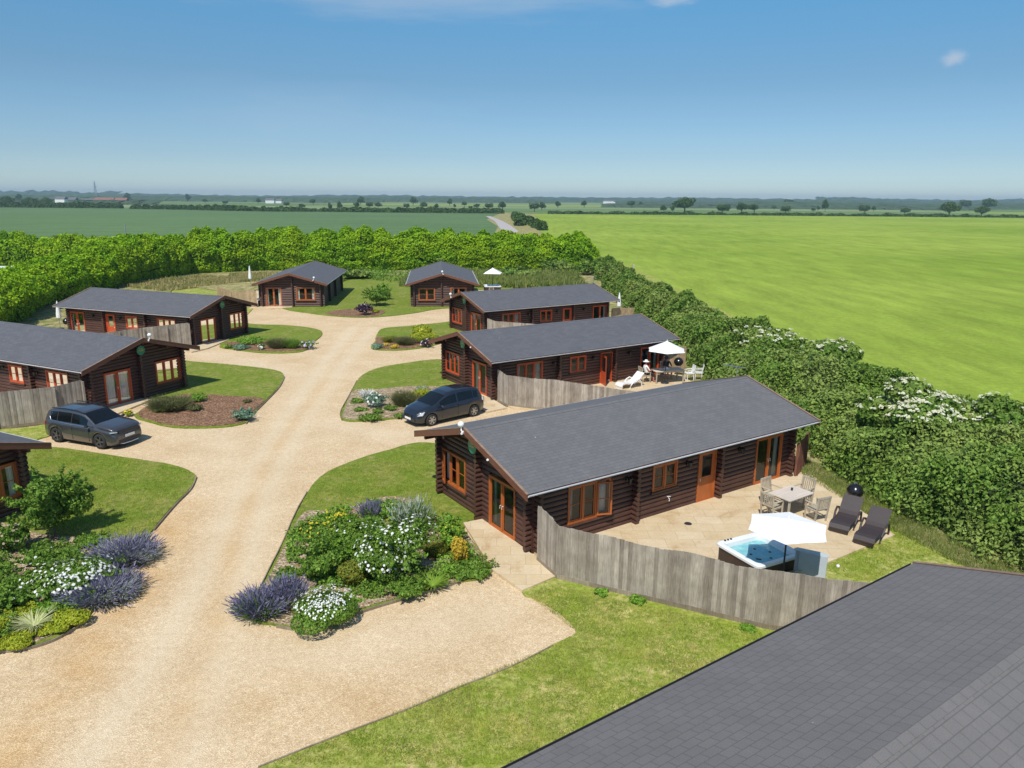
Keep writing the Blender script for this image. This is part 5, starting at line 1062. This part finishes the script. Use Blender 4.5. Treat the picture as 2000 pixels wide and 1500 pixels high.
 ('weed_tuft', 'bright green weed tuft at the fence foot, the middle one', 1247, 1178, 26, 16, 'leafy', 'bright', None, 350, .05, 0),
 ('weed_tuft', 'bright green weed tuft at the fence foot, nearest the grey roof', 1462, 1232, 26, 12, 'leafy', 'bright', None, 350, .05, 0),
]
for i, q in enumerate(SH):
    nm, lb, px, py, wp, hp, kd, lf, flw, n, sz, fl = q
    cat = 'tree' if nm == 'young_tree' else 'plant' if nm in ('weed_tuft', 'yucca', 'day_lily', 'catmint', 'grass_clump', 'ornamental_grass', 'ground_cover', 'tall_perennial', 'foxglove_clump', 'candytuft', 'lavender') else 'shrub'
    shrub(nm, lb, px, py, wp, hp, kd, lf, flw, int(n*1.9), sz*.82, int(fl*1.8) if nm == 'candytuft' else fl, i*7+1, cat, None, .024 if nm == 'candytuft' else .036 if dist(px, py) < 35 else .06)
def inpoly(x, y, P):
    c = np.zeros(len(x), bool); n = len(P)
    for i in range(n):
        a, b = P[i], P[(i+1) % n]; k = ((a[1] > y) != (b[1] > y)) & (x < (b[0]-a[0])*(y-a[1])/(b[1]-a[1]+1e-12)+a[0]); c ^= k
    return c
def cover(name, label, poly, n, hgt_, size, m, seed, thr=0., z0=.08):
    P = [tuple(p)[:2] for p in gp(poly)]; a = np.array(P); r = np.random.default_rng(seed); X = r.uniform(a[:, 0].min(), a[:, 0].max(), n); Y = r.uniform(a[:, 1].min(), a[:, 1].max(), n)
    k = inpoly(X, Y, P) & (wavy(X, Y, 0, seed, 2.6) > thr); X = X[k]; Y = Y[k]; hh = np.clip(.35+.65*wavy(X, Y, 0, seed+1, 4.5), .08, 1.3)*hgt_
    Q = np.column_stack([X, Y, z0+hh*r.random(len(X))**.5]); V = leaves(Q, np.tile([0, -.2, 1.], (len(X), 1)), size, .6, .8); o = np_quads(name, V, M[m]); tag(o, label, 'plants', None, 'stuff')
BA = [(600, 1015), (560, 1060), (560, 1110), (590, 1150), (690, 1185), (800, 1160), (945, 1118), (900, 1050), (850, 1015), (800, 985), (720, 985)]
cover('ground_cover', 'leafy undergrowth filling the near flower bed', BA, 45000, .32, .04, 'fern', 5, .05)
cover('ground_cover', 'fresh green undergrowth between the roses of the near bed', BA, 30000, .38, .04, 'bright', 9, .25)
BL_ = [(-40, 1070), (60, 1075), (180, 1060), (250, 1075), (210, 1140), (160, 1200), (100, 1235), (0, 1255), (-60, 1260)]
cover('ground_cover', 'leafy undergrowth filling the left flower bed', BL_, 45000, .35, .04, 'fern', 15, -.1)
cover('ground_cover', 'yellow-green undergrowth at the front of the left flower bed', [(-40, 1200), (60, 1190), (160, 1190), (120, 1235), (0, 1262)], 16000, .22, .035, 'lime', 19, .1)
cover('ground_cover', 'weedy greenery below the bank behind the far cabins', [(685, 540), (760, 552), (800, 548), (960, 560), (1100, 565), (1140, 530), (700, 528)], 40000, .55, .14, 'fern', 25, -.1)
# ---------------------------------------------------------------- hedges
def hedge(name, label, path, width, height, mats, n, size, seed, cat='hedge', lump=(.35, 1.2), dens_y=None, twist=.5, power=2.6, core=True, top_noise=0, parent=None, zoff=0.0, depth=.16, bush=0):
    """path: world points along the middle; leaves over a lumpy rounded shell, dark hull inside painted as inner shade"""
    P = [np.array(p[:2], float) for p in path]; seg = [np.linalg.norm(b-a) for a, b in zip(P[:-1], P[1:])]; cum = np.concatenate([[0], np.cumsum(seg)]); T = cum[-1]
    W = np.interp; wid = width if isinstance(width, (list, tuple)) else [width]*len(P); hei = height if isinstance(height, (list, tuple)) else [height]*len(P)
    def frame(s):
        x = np.interp(s, cum, [p[0] for p in P]); y = np.interp(s, cum, [p[1] for p in P]); e = .6; dx = np.interp(s+e, cum, [p[0] for p in P])-np.interp(s-e, cum, [p[0] for p in P]); dy = np.interp(s+e, cum, [p[1] for p in P])-np.interp(s-e, cum, [p[1] for p in P])
        l = np.maximum(np.hypot(dx, dy), 1e-6); return x, y, dx/l, dy/l
    def shell(s, a, k):
        x, y, dx, dy = frame(s); wd = np.interp(s, cum, wid)/2; hh = np.interp(s, cum, hei)
        ca, sa = np.cos(a), np.sin(a); q = (np.abs(ca)**power+np.abs(sa)**power)**(-1/power)
        endf = np.clip(np.minimum(s, T-s)/np.minimum(wd, T/2)+.15, 0, 1)**.5
        px, py = x-dy*ca*wd*q, y+dx*ca*wd*q; pz = sa*q*hh
        nz = wavy(px, py, pz, seed, lump[1])*lump[0]+wavy(px, py, pz, seed+1, lump[1]*3.2)*lump[0]*.35; tn = wavy(s, 0*s, 0*s, seed+5, .35)*top_noise
        kk = (k+nz/np.maximum(wd, .6)*.5)*endf
        if bush:
            ph = np.pi*(s/bush+.35*np.sin(s*.37+seed)+.15*np.sin(s*1.1)); sc = np.abs(np.sin(ph))**.55; kk = kk*(.8+.2*sc); hh = hh*(.92+.08*sc); kk = kk*np.where(sa < .45, .68+.32*sa/.45, 1)
        off = ca*wd*q*kk; return np.stack([x-dy*off, y+dx*off, np.maximum(.03, sa*q*hh*(kk*.5+.5*endf)+tn*(sa > .3)+nz*.45*sa)+zoff], 1), np.stack([-dy*ca, dx*ca, sa], 1)
    u = rng.random(n); s = np.interp(u, *dens_y(T)) if dens_y else u*T
    a = np.arccos(1-2*rng.random(n))if False else rng.uniform(0, math.pi, n)
    V, Nn = shell(s, a, 1-depth*rng.random(n)**1.3); Nn = unit(Nn+[0, 0, .25]); cnear = V[:, 1] if True else 0
    sz = size if np.isscalar(size) else np.interp(s/T, [0, 1], size)
    t = thing(name, label, cat, (float(P[0][0]), float(P[0][1]), 0)) if parent is None else parent
    O = np.array([P[0][0], P[0][1], 0]); np_quads('foliage', leaves(V-O, Nn, sz*np.ones(n), .6, .75), mats[0], t)
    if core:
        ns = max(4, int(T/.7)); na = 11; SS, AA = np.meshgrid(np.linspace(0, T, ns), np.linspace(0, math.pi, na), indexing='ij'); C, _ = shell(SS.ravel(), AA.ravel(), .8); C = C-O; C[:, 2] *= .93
        me = bpy.data.meshes.new('shade_core'); F = [(i*na+j, i*na+j+1, (i+1)*na+j+1, (i+1)*na+j) for i in range(ns-1) for j in range(na-1)]; me.from_pydata(C.tolist(), [], F); me.materials.append(M['core_shade']); o = bpy.data.objects.new('shade_core', me); link(o, t)  # added opaque hull, coloured as inner shade, stops views through the hedge
    return t, shell, T
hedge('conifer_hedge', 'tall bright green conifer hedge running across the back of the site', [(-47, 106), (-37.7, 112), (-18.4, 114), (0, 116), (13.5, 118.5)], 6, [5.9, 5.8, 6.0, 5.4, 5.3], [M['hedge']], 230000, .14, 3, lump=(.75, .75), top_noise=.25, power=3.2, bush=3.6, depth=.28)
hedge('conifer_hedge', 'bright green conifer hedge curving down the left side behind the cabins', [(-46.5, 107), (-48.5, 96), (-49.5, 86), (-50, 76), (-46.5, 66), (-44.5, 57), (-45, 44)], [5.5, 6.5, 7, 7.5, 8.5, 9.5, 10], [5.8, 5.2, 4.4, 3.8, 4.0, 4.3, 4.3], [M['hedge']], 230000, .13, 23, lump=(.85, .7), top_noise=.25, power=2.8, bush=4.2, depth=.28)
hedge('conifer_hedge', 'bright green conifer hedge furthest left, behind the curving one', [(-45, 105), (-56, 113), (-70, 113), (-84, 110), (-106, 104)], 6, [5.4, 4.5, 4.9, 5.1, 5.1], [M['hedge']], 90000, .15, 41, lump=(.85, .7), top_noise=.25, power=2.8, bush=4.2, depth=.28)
def dens(T): return [0, .5, .8, 1], [0, T*.3, T*.62, T]
hp = [(20.6, 16.5), (18.4, 22), (17.2, 27), (16.3, 33), (15.2, 40), (14.8, 50), (14.2, 62), (13.4, 80), (13.2, 100), (14, 118)]
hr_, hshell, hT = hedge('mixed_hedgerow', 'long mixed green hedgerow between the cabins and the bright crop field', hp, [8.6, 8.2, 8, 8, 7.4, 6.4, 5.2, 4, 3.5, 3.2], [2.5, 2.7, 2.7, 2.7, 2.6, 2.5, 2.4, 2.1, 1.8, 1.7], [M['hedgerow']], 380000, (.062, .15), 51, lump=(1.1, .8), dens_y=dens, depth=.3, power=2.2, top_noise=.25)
def elder(label, x, y, z, rx, ry, rz_h, n, fl, seed, leaf='hedgerow', flower='cream', fs=.1):
    t = thing('elder_bush', label, 'shrub', (x, y, 0), 0, 'white-flowering bushes in the hedgerow'); P, Nn = crown_pts(n, rx, ry, rz_h, 14, .42, -.4, seed, .3); P = P+[0, 0, z]; P[:, 2] = np.maximum(P[:, 2], .05); np_quads('foliage', leaves(P, Nn, .1, .6, .7), M[leaf], t)
    P, Nn = crown_pts(fl*4, rx*1.03, ry*1.03, rz_h*1.05, 14, .42, -.4, seed, .04); P = P+[0, 0, z]; k = (Nn[:, 2] > .2) & ((Nn[:, 1] < .5)); P = P[k][:fl]; Nn = unit(Nn[k][:fl]+[0, -.2, 1.]); Q = []
    for j in range(9):
        off = rng.normal(0, fs*.42, P.shape)*[1, 1, .35]; Q.append(leaves(P+off+Nn*.05, Nn, fs*.34, 1., .25, .3))
    fo_ = np_quads('flowers', np.concatenate(Q), M[flower], t); fo_['kind'] = 'stuff'; tr = MB(); tr.tube([(0, 0, 0), (.1, 0, z*.6), (0, .1, z)], [.08, .06, .03], 7); tr.build('trunk', M['bark_tree'], t)
p = at(1800, 782, 3.0); elder('elder bush thick with cream flower heads, widest one in the hedgerow at the right', p.x, p.y, 2.4, 2.3, 1.9, 1.2, 18000, 330, 5, fs=.14)
p = at(1935, 800, 3.0); elder('elder bush with cream flower heads at the right picture edge', p.x, p.y, 2.3, 1.6, 1.5, 1.1, 9000, 60, 9, fs=.13)
p = at(1615, 672, 3.0); elder('small white-flowering bush on the field side of the hedgerow, middle', p.x, p.y, 2.4, 1.5, 1.4, 1.0, 8000, 60, 15, fs=.17)
p = at(1500, 655, 2.8); elder('white-flowering bush in the hedgerow right of the open parasol', p.x, p.y, 2.3, 2.2, 1.5, 1.0, 7000, 60, 19, fs=.17)
p = at(1385, 615, 2.6); elder('small pale flowering bush high up the hedgerow near the far cabins', p.x, p.y, 1.5, 1.6, 1.5, .9, 4000, 26, 29)
# rough grass and weeds
def tuft_field(name, label, region, n, h, m, seed, wd=.03):
    r = np.random.default_rng(seed); pts = region(r, n); k = len(pts); P = np.column_stack([pts, np.full(k, .05)]); D = np.column_stack([r.normal(0, .35, k), r.normal(0, .35, k), np.ones(k)]); V = blades(P, D, np.full(k, h), wd); o = np_quads(name, V, M[m]); o['label'] = label; o['category'] = 'grass'; o['kind'] = 'stuff'; return o
def along(path, w0, w1):
    P = [np.array(p) for p in path]
    def f(r, n):
        i = r.integers(0, len(P)-1, n); u = r.random(n)[:, None]; a = np.array([P[j] for j in i]); b = np.array([P[j+1] for j in i]); d = unit(b-a); nn = np.stack([-d[:, 1], d[:, 0]], 1); return a+(b-a)*u+nn*r.uniform(w0, w1, (n, 1))
    return f
tuft_field('tall_grass', 'rough grass along the foot of the mixed hedgerow', along([(12.0, 30), (12.9, 26), (13.4, 23.5), (14.6, 20), (15.6, 17)], -.8, .5), 14000, .16, 'tall', 1, .016)
tuft_field('tall_grass', 'long weedy grass on the bank below the back hedge', along([(-14, 100), (9, 100)], -8, 9), 26000, .75, 'tall', 2, .12)
tuft_field('tall_grass', 'straw-coloured grass on the bank left of the far cabins', along([(-45, 88), (-38, 100), (-26, 103)], -6, 5), 16000, .4, 'straw', 3, .1)
tuft_field('tall_grass', 'field margin grass beyond the mixed hedgerow', along([(23.5, 20), (21.5, 33), (18.5, 50), (16, 80), (15, 118)], -1.6, 1.5), 40000, .5, 'tall', 4, .05)
for lab, px, py, wp, hp_, s_ in [('dark green bush at the foot of the back hedge, right of the shrub tree', 690, 545, 60, 22, 1), ('weedy green bush below the back hedge, left of the small parasol', 640, 600-50, 50, 14, 2), ('leafy bush below the back hedge behind the right-hand far cabin', 1010, 545, 70, 26, 3), ('pale-leaved bush at the right end below the back hedge', 1085, 535, 60, 30, 4), ('green bush where the back hedge meets the mixed hedgerow', 1165, 540, 70, 36, 5)]:
    shrub('wild_bush', lab, px, py, wp, hp_, 'leafy', 'hedgerow', None, 3500, .16, 0, 300+s_, 'shrub', None)
def lawn_blades(label, poly, n, h, m, seed, wd, thr=-.3):
    P = [tuple(p)[:2] for p in (gp(poly) if len(poly[0]) == 2 and poly[0][0] > 60 else poly)]; a = np.array(P); r = np.random.default_rng(seed); X = r.uniform(a[:, 0].min(), a[:, 0].max(), n); Y = r.uniform(a[:, 1].min(), a[:, 1].max(), n)
    k = inpoly(X, Y, P) & (wavy(X, Y, 0, seed, 3.1)+r.normal(0, .6, n) > thr); X = X[k]; Y = Y[k]; k = len(X); V = blades(np.column_stack([X, Y, np.full(k, .048)]), np.column_stack([r.normal(0, .5, k), r.normal(0, .5, k), np.ones(k)]), np.full(k, h), wd); o = np_quads('grass', V, M[m]); tag(o, label, 'grass', None, 'stuff')
NL = [(1030, 1165), (1088, 1145), (1490, 1240), (1480, 1262), (1000, 1498), (530, 1498), (700, 1425), (1080, 1265), (1128, 1238)]
lawn_blades('green grass blades on the lawn below the board fence', NL, 110000, .05, 'blade', 51, .014)
lawn_blades('dry straw among the grass below the board fence', NL, 60000, .045, 'straw', 52, .014, .2)
lawn_blades('grass blades on the lawn beside the near flower bed', [(838, 868), (650, 920), (600, 968), (575, 1020), (600, 1000), (700, 985), (800, 978), (900, 1020), (840, 965)], 45000, .045, 'blade', 53, .014)
lawn_blades('grass blades on the lawn in front of the cut-off cabin', [(66, 875), (230, 895), (365, 920), (381, 934), (300, 1034), (280, 1055), (120, 1045), (66, 960)], 60000, .045, 'blade', 54, .016)
lawn_blades('grass blades between the patio and the mixed hedgerow', [(1605, 1110), (1745, 1052), (1660, 975), (1590, 925), (1700, 990), (1850, 1080), (1780, 1098), (1690, 1145)], 45000, .06, 'blade', 55, .014)
# ---------------------------------------------------------------- utility pole, pylon
p = Vector((-57, 112)); up = thing('utility_pole', 'slim grey pole rising out of the left conifer hedge', 'pole', (p.x, p.y, 0)); b = MB(); b.tube([(0, 0, 0), (0, 0, 6.6)], [.14, .09], 8); b.build('mast', M['metal'], up); b = MB(); b.box((.5, -.4, 4.3), (.9, .35, .12), R(-30)); b.build('lamp_head', M['white'], up)
p = at(1236, 545); fp = thing('fence_post', 'weathered wooden post at the field side of the hedgerow', 'post', (15.8, 99, 0)); b = MB(); b.box((0, 0, 1.2), (.25, .25, 2.4)); b.build('timber', M['silverwood'], fp)
ang = ray(187, 380); D_ = 1500; pyx, pyy = ang[0]/ang[1]*D_, D_; py_ = thing('pylon', 'tall lattice pylon on the left skyline', 'pylon', (pyx, pyy, -.3)); b = MB(); hh = 38
for sx in (-1, 1):
    for sy in (-1, 1): b.bar((sx*3, sy*3, 0), (sx*.8, sy*.8, hh*.75), .5); b.bar((sx*.8, sy*.8, hh*.75), (0, 0, hh), .4)
for i in range(7):
    z0, z1 = hh*.75*i/7, hh*.75*(i+1)/7; w0, w1 = 3-2.2*i/7, 3-2.2*(i+1)/7
    for s in (-1, 1): b.bar((-w0, s*w0, z0), (w1, s*w1, z1), .25); b.bar((w0, s*w0, z0), (-w1, s*w1, z1), .25)
b.build('lattice', M['metal'], py_)
for z, l in ((.72, 6), (.82, 5), (.92, 4)): a = MB(); a.bar((-l, 0, hh*z), (l, 0, hh*z), .4); a.build('cross_arm', M['metal'], py_)
# ---------------------------------------------------------------- far trees: four models with trunk, limbs and crown
def tree_model(rx, hz, seed, n=1500):
    t = thing('tree', None, 'tree'); tr = MB(); tr.tube([(0, 0, -.5), (.1, 0, hz*.3), (0, .1, hz*.6)], [.045*hz, .032*hz, .012*hz], 7); r = random.Random(seed)
    for k in range(6): a = k*1.05+r.random(); tr.tube([(0, 0, hz*(.22+.05*k)), (rx*.55*math.cos(a), rx*.55*math.sin(a), hz*(.45+.06*k))], [.018*hz, .006*hz], 5)
    tr.build('trunk', M['bark_tree'], t); P, Nn = crown_pts(n, rx, rx, hz*.43, 11, .42, -.45, seed, .35); P = P+[0, 0, hz*.56]; np_quads('crown', leaves(P, Nn, .045*hz, .7, .8), M['tree'], t); return t
TM = [tree_model(.52, 1., 3), tree_model(.62, 1., 8), tree_model(.42, 1., 12), tree_model(.75, 1., 17)]
FT = [(1338, 417, 383, 44), (1412, 418, 396, 25), (1447, 417, 393, 24), (1472, 416, 397, 24), (1534, 418, 400, 20), (1540, 405, 387, 20), (1512, 409, 402, 12), (1588, 414, 405, 10), (1598, 412, 402, 7), (1611, 414, 390, 12), (1687, 418, 398, 20), (1706, 413, 402, 8), (1767, 419, 406, 20), (1851, 423, 395, 46), (1918, 423, 403, 30), (1927, 412, 386, 34), (1884, 409, 388, 22), (1953, 408, 396, 12), (1296, 414, 401, 12), (1313, 415, 400, 10), (1234, 406, 391, 20), (1252, 405, 394, 10), (1043, 413, 394, 20), (1059, 411, 395, 14), (1090, 406, 393, 12), (1140, 405, 392, 12), (981, 410, 394, 15), (955, 410, 395, 16), (932, 408, 397, 14), (919, 409, 401, 8), (907, 404, 392, 12), (888, 407, 398, 6), (852, 409, 398, 10), (826, 408, 394, 18), (808, 401, 385, 15), (794, 408, 396, 12), (878, 402, 388, 10), (738, 407, 395, 16), (722, 407, 393, 14), (705, 400, 384, 14), (697, 408, 393, 13), (664, 411, 394, 10), (645, 412, 396, 9), (612, 400, 388, 16), (590, 408, 397, 14), (560, 404, 393, 12), (505, 398, 387, 9), (368, 394, 379, 12), (249, 393, 377, 12), (170, 397, 384, 14), (37, 396, 379, 12), (90, 401, 386, 26), (60, 403, 386, 30), (14, 403, 383, 30), (440, 400, 391, 10), (400, 397, 388, 12)]
FT.sort(); words = ['tiny', 'small', 'medium', 'large', 'very large']
NUM = 'first second third fourth fifth sixth seventh eighth ninth tenth eleventh twelfth thirteenth fourteenth fifteenth sixteenth seventeenth eighteenth nineteenth twentieth'.split()
secs = [(0, 480, 'on the left skyline'), (480, 760, 'beyond the wheat, left of centre'), (760, 1000, 'beyond the wheat, near the centre'), (1000, 1320, 'where the two big fields meet'), (1320, 1560, 'at the bright crop field edge'), (1560, 2100, 'far right of the bright crop')]
cnt = {}; first = set()
for i, (px, pb, pt, wp) in enumerate(FT):
    P0 = at(px, pb, -.1); k = np.dot(np.array(P0)-[0, 0, H], FW)/FPX; hgt_ = (pb-pt)*k; wd = wp*k; asp = wd/2/hgt_; mi = min(range(4), key=lambda j: abs([.52, .62, .42, .75][j]-asp))
    s = next(q for q in secs if q[0] <= px < q[1]); cnt[s[2]] = cnt.get(s[2], 0)+1
    sec_n = sum(1 for q in FT if s[0] <= q[0] < s[1]); size = words[min(4, int((pb-pt)/7))]
    src = mi not in first; o = TM[mi] if src else copy_tree(TM[mi]); first.add(mi)
    sx = wd/2/[.52, .62, .42, .75][mi]; o.location = P0; o.scale = (sx, sx, hgt_); o.rotation_euler = (0, 0, i*1.7)
    o['label'] = f'{size} tree {s[2]}, {NUM[cnt[s[2]]-1]} from the left'; o['group'] = 'trees beyond the fields'
for j, t in enumerate(TM):
    if j not in first:
        for c_ in [x_ for x_ in bpy.data.objects if x_.parent == t]: bpy.data.objects.remove(c_)
        bpy.data.objects.remove(t)
# field hedges
def fh(lab, pxs, hm, seed, n=5000, wm=4): 
    pts = [tuple(at(x, y))[:2] for x, y in pxs]; hedge('field_hedge', lab, pts, wm, hm, [M['tree']], n, .75, seed, lump=(.9, .12), core=True, top_noise=.8)
fh('dark field hedge along the far edge of the wheat field', [(-60, 405), (0, 405), (120, 406), (240, 407)], 4.2, 61, 9000, 6)
fh('patchy dark field hedge behind the wheat field, left of centre', [(255, 408), (330, 409), (420, 411), (520, 413)], 3.2, 63, 8000, 5)
fh('low field hedge behind the wheat field towards the centre', [(520, 413), (620, 413.5), (760, 415), (880, 416), (985, 417)], 3., 65, 9000, 5)
fh('thin dark hedge line along the far edge of the bright crop field', [(1070, 417), (1300, 419.5), (1500, 421), (1750, 423), (2060, 426)], 1.6, 67, 8000, 3)
fh('short leafy hedge beside the pale lane', [(1012, 441), (1022, 437), (1010, 430), (1005, 424)], 2.6, 69, 4000, 4)
fh('leafy verge hedge with white flowers right of the pale lane', [(1062, 450), (1040, 440), (1030, 432)], 1.8, 70, 4000, 3)
# far woods: bumpy bands, too many trees to count
def wood(x0, x1, yd, h, seed, depth=60):
    rows = 5; n = 260; X_ = np.linspace(x0, x1, n); V = []; 
    for j in range(rows):
        u = j/(rows-1); z = h*math.sin(math.pi*min(u*.5+.0, .5))*1.0
        zz = z*(.72+.22*wavy(X_, j*20., 0, seed, 9/(abs(x1-x0)))+.16*wavy(X_, j*9., 0, seed+3, .05)+.1*rng.random(n)) if j else np.full(n, -1.)
        V.append(np.stack([X_+rng.uniform(-3, 3, n), np.full(n, yd+depth*u)+rng.uniform(-5, 5, n), zz], 1))
    V = np.concatenate(V); F = [(j*n+i, j*n+i+1, (j+1)*n+i+1, (j+1)*n+i) for j in range(rows-1) for i in range(n-1)]
    me = bpy.data.meshes.new('far_woodland'); me.from_pydata(V.tolist(), [], F); me.materials.append(M['wood']); o = bpy.data.objects.new('far_woodland', me); link(o); o['label'] = 'hazy band of woodland on the horizon'; o['category'] = 'woodland'; o['kind'] = 'stuff'
for i, (x0, x1, yd, h) in enumerate([(-2600, -300, 2300, 17), (-2900, 3400, 3300, 24), (-1300, -250, 1450, 10), (-900, 100, 1750, 11), (200, 1200, 1500, 9.5), (350, 2300, 1150, 10.5), (700, 3000, 2100, 18), (-3300, -1500, 2900, 30), (-200, 900, 2500, 16), (1150, 3400, 2900, 27), (-760, -420, 900, 7), (120, 620, 1020, 6)]): wood(x0, x1, yd, h, 100+i*5)
# village houses on the left skyline
HM = [plain('white_render', (.75, .74, .72), .7), plain('red_brick', (.34, .2, .15), .8), plain('slate_roof', (.12, .12, .13), .7), plain('tile_roof', (.22, .11, .08), .8)]
def house(label, px, d, w_, hgt_, wallm, roofm):
    a = ray(px, 390); x, y = a[0]/a[1]*d, d; t = thing('farm_building', label, 'building', (x, y, -.2), 0, 'buildings on the left skyline'); b = MB(); b.box((0, 0, hgt_/2), (w_, 8, hgt_)); b.build('wall', HM[wallm], t)
    r_ = MB(); r_.add([(-w_/2-.3, -4.4, hgt_), (w_/2+.3, -4.4, hgt_), (w_/2+.3, 4.4, hgt_), (-w_/2-.3, 4.4, hgt_), (-w_/2-.3, 0, hgt_+3), (w_/2+.3, 0, hgt_+3)], [(0, 1, 5, 4), (3, 2, 5, 4), (0, 4, 3), (1, 5, 2), (0, 1, 2, 3)]); r_.build('roof', HM[roofm], t)
for a in [('white two-storey house, whitest on the left skyline', 120, 900, 11, 6, 0, 2), ('long pale barn left of the whitest skyline house', 95, 960, 22, 4, 0, 2), ('small white house between the white house and the brick row', 143, 940, 9, 5, 0, 2), ('brick house row with tiled roof on the left skyline', 205, 950, 24, 5, 1, 3), ('brick house at the right end of the skyline village', 238, 930, 14, 5, 1, 3), ('grey-roofed shed in the middle of the skyline village', 172, 1000, 16, 3.5, 1, 2), ('tiny pale house far off left of centre', 528, 1250, 14, 5, 0, 2), ('tiny pale barn far off beside the pale house', 545, 1280, 10, 4, 0, 2), ('white barn on the distant skyline near the centre right', 1190, 1900, 30, 6, 0, 2)]: house(*a)
# caravan roof edge peeping from the left hedge
cr = thing('caravan', 'white caravan roof showing between the two left hedges', 'caravan', (*at(0, 520, 2.4)[:2], 0), R(10)); b = MB(); b.box((0, 0, 1.25), (4.6, 2.1, 2.0)); b.build('body', M['white'], cr); b = MB(); b.box((0, 0, 2.3), (4.4, 1.9, .1)); b.build('roof', M['white'], cr)
# ---------------------------------------------------------------- haze
vm = bpy.data.materials.new('haze'); vm.use_nodes = True; n = vm.node_tree; n.nodes.remove(n.nodes['Principled BSDF']); pv = n.nodes.new('ShaderNodeVolumePrincipled'); pv.inputs['Color'].default_value = (.58, .80, 1, 1); pv.inputs['Density'].default_value = .0002; pv.inputs['Anisotropy'].default_value = .2
n.links.new(pv.outputs[0], n.nodes['Material Output'].inputs['Volume'])
b = MB(); b.box((0, 0, 19.2), (9000, 9000, 42)); hz = b.build('haze', vm); hz['kind'] = 'stuff'; hz['label'] = 'thin blue summer haze over the far fields'; hz['category'] = 'haze'
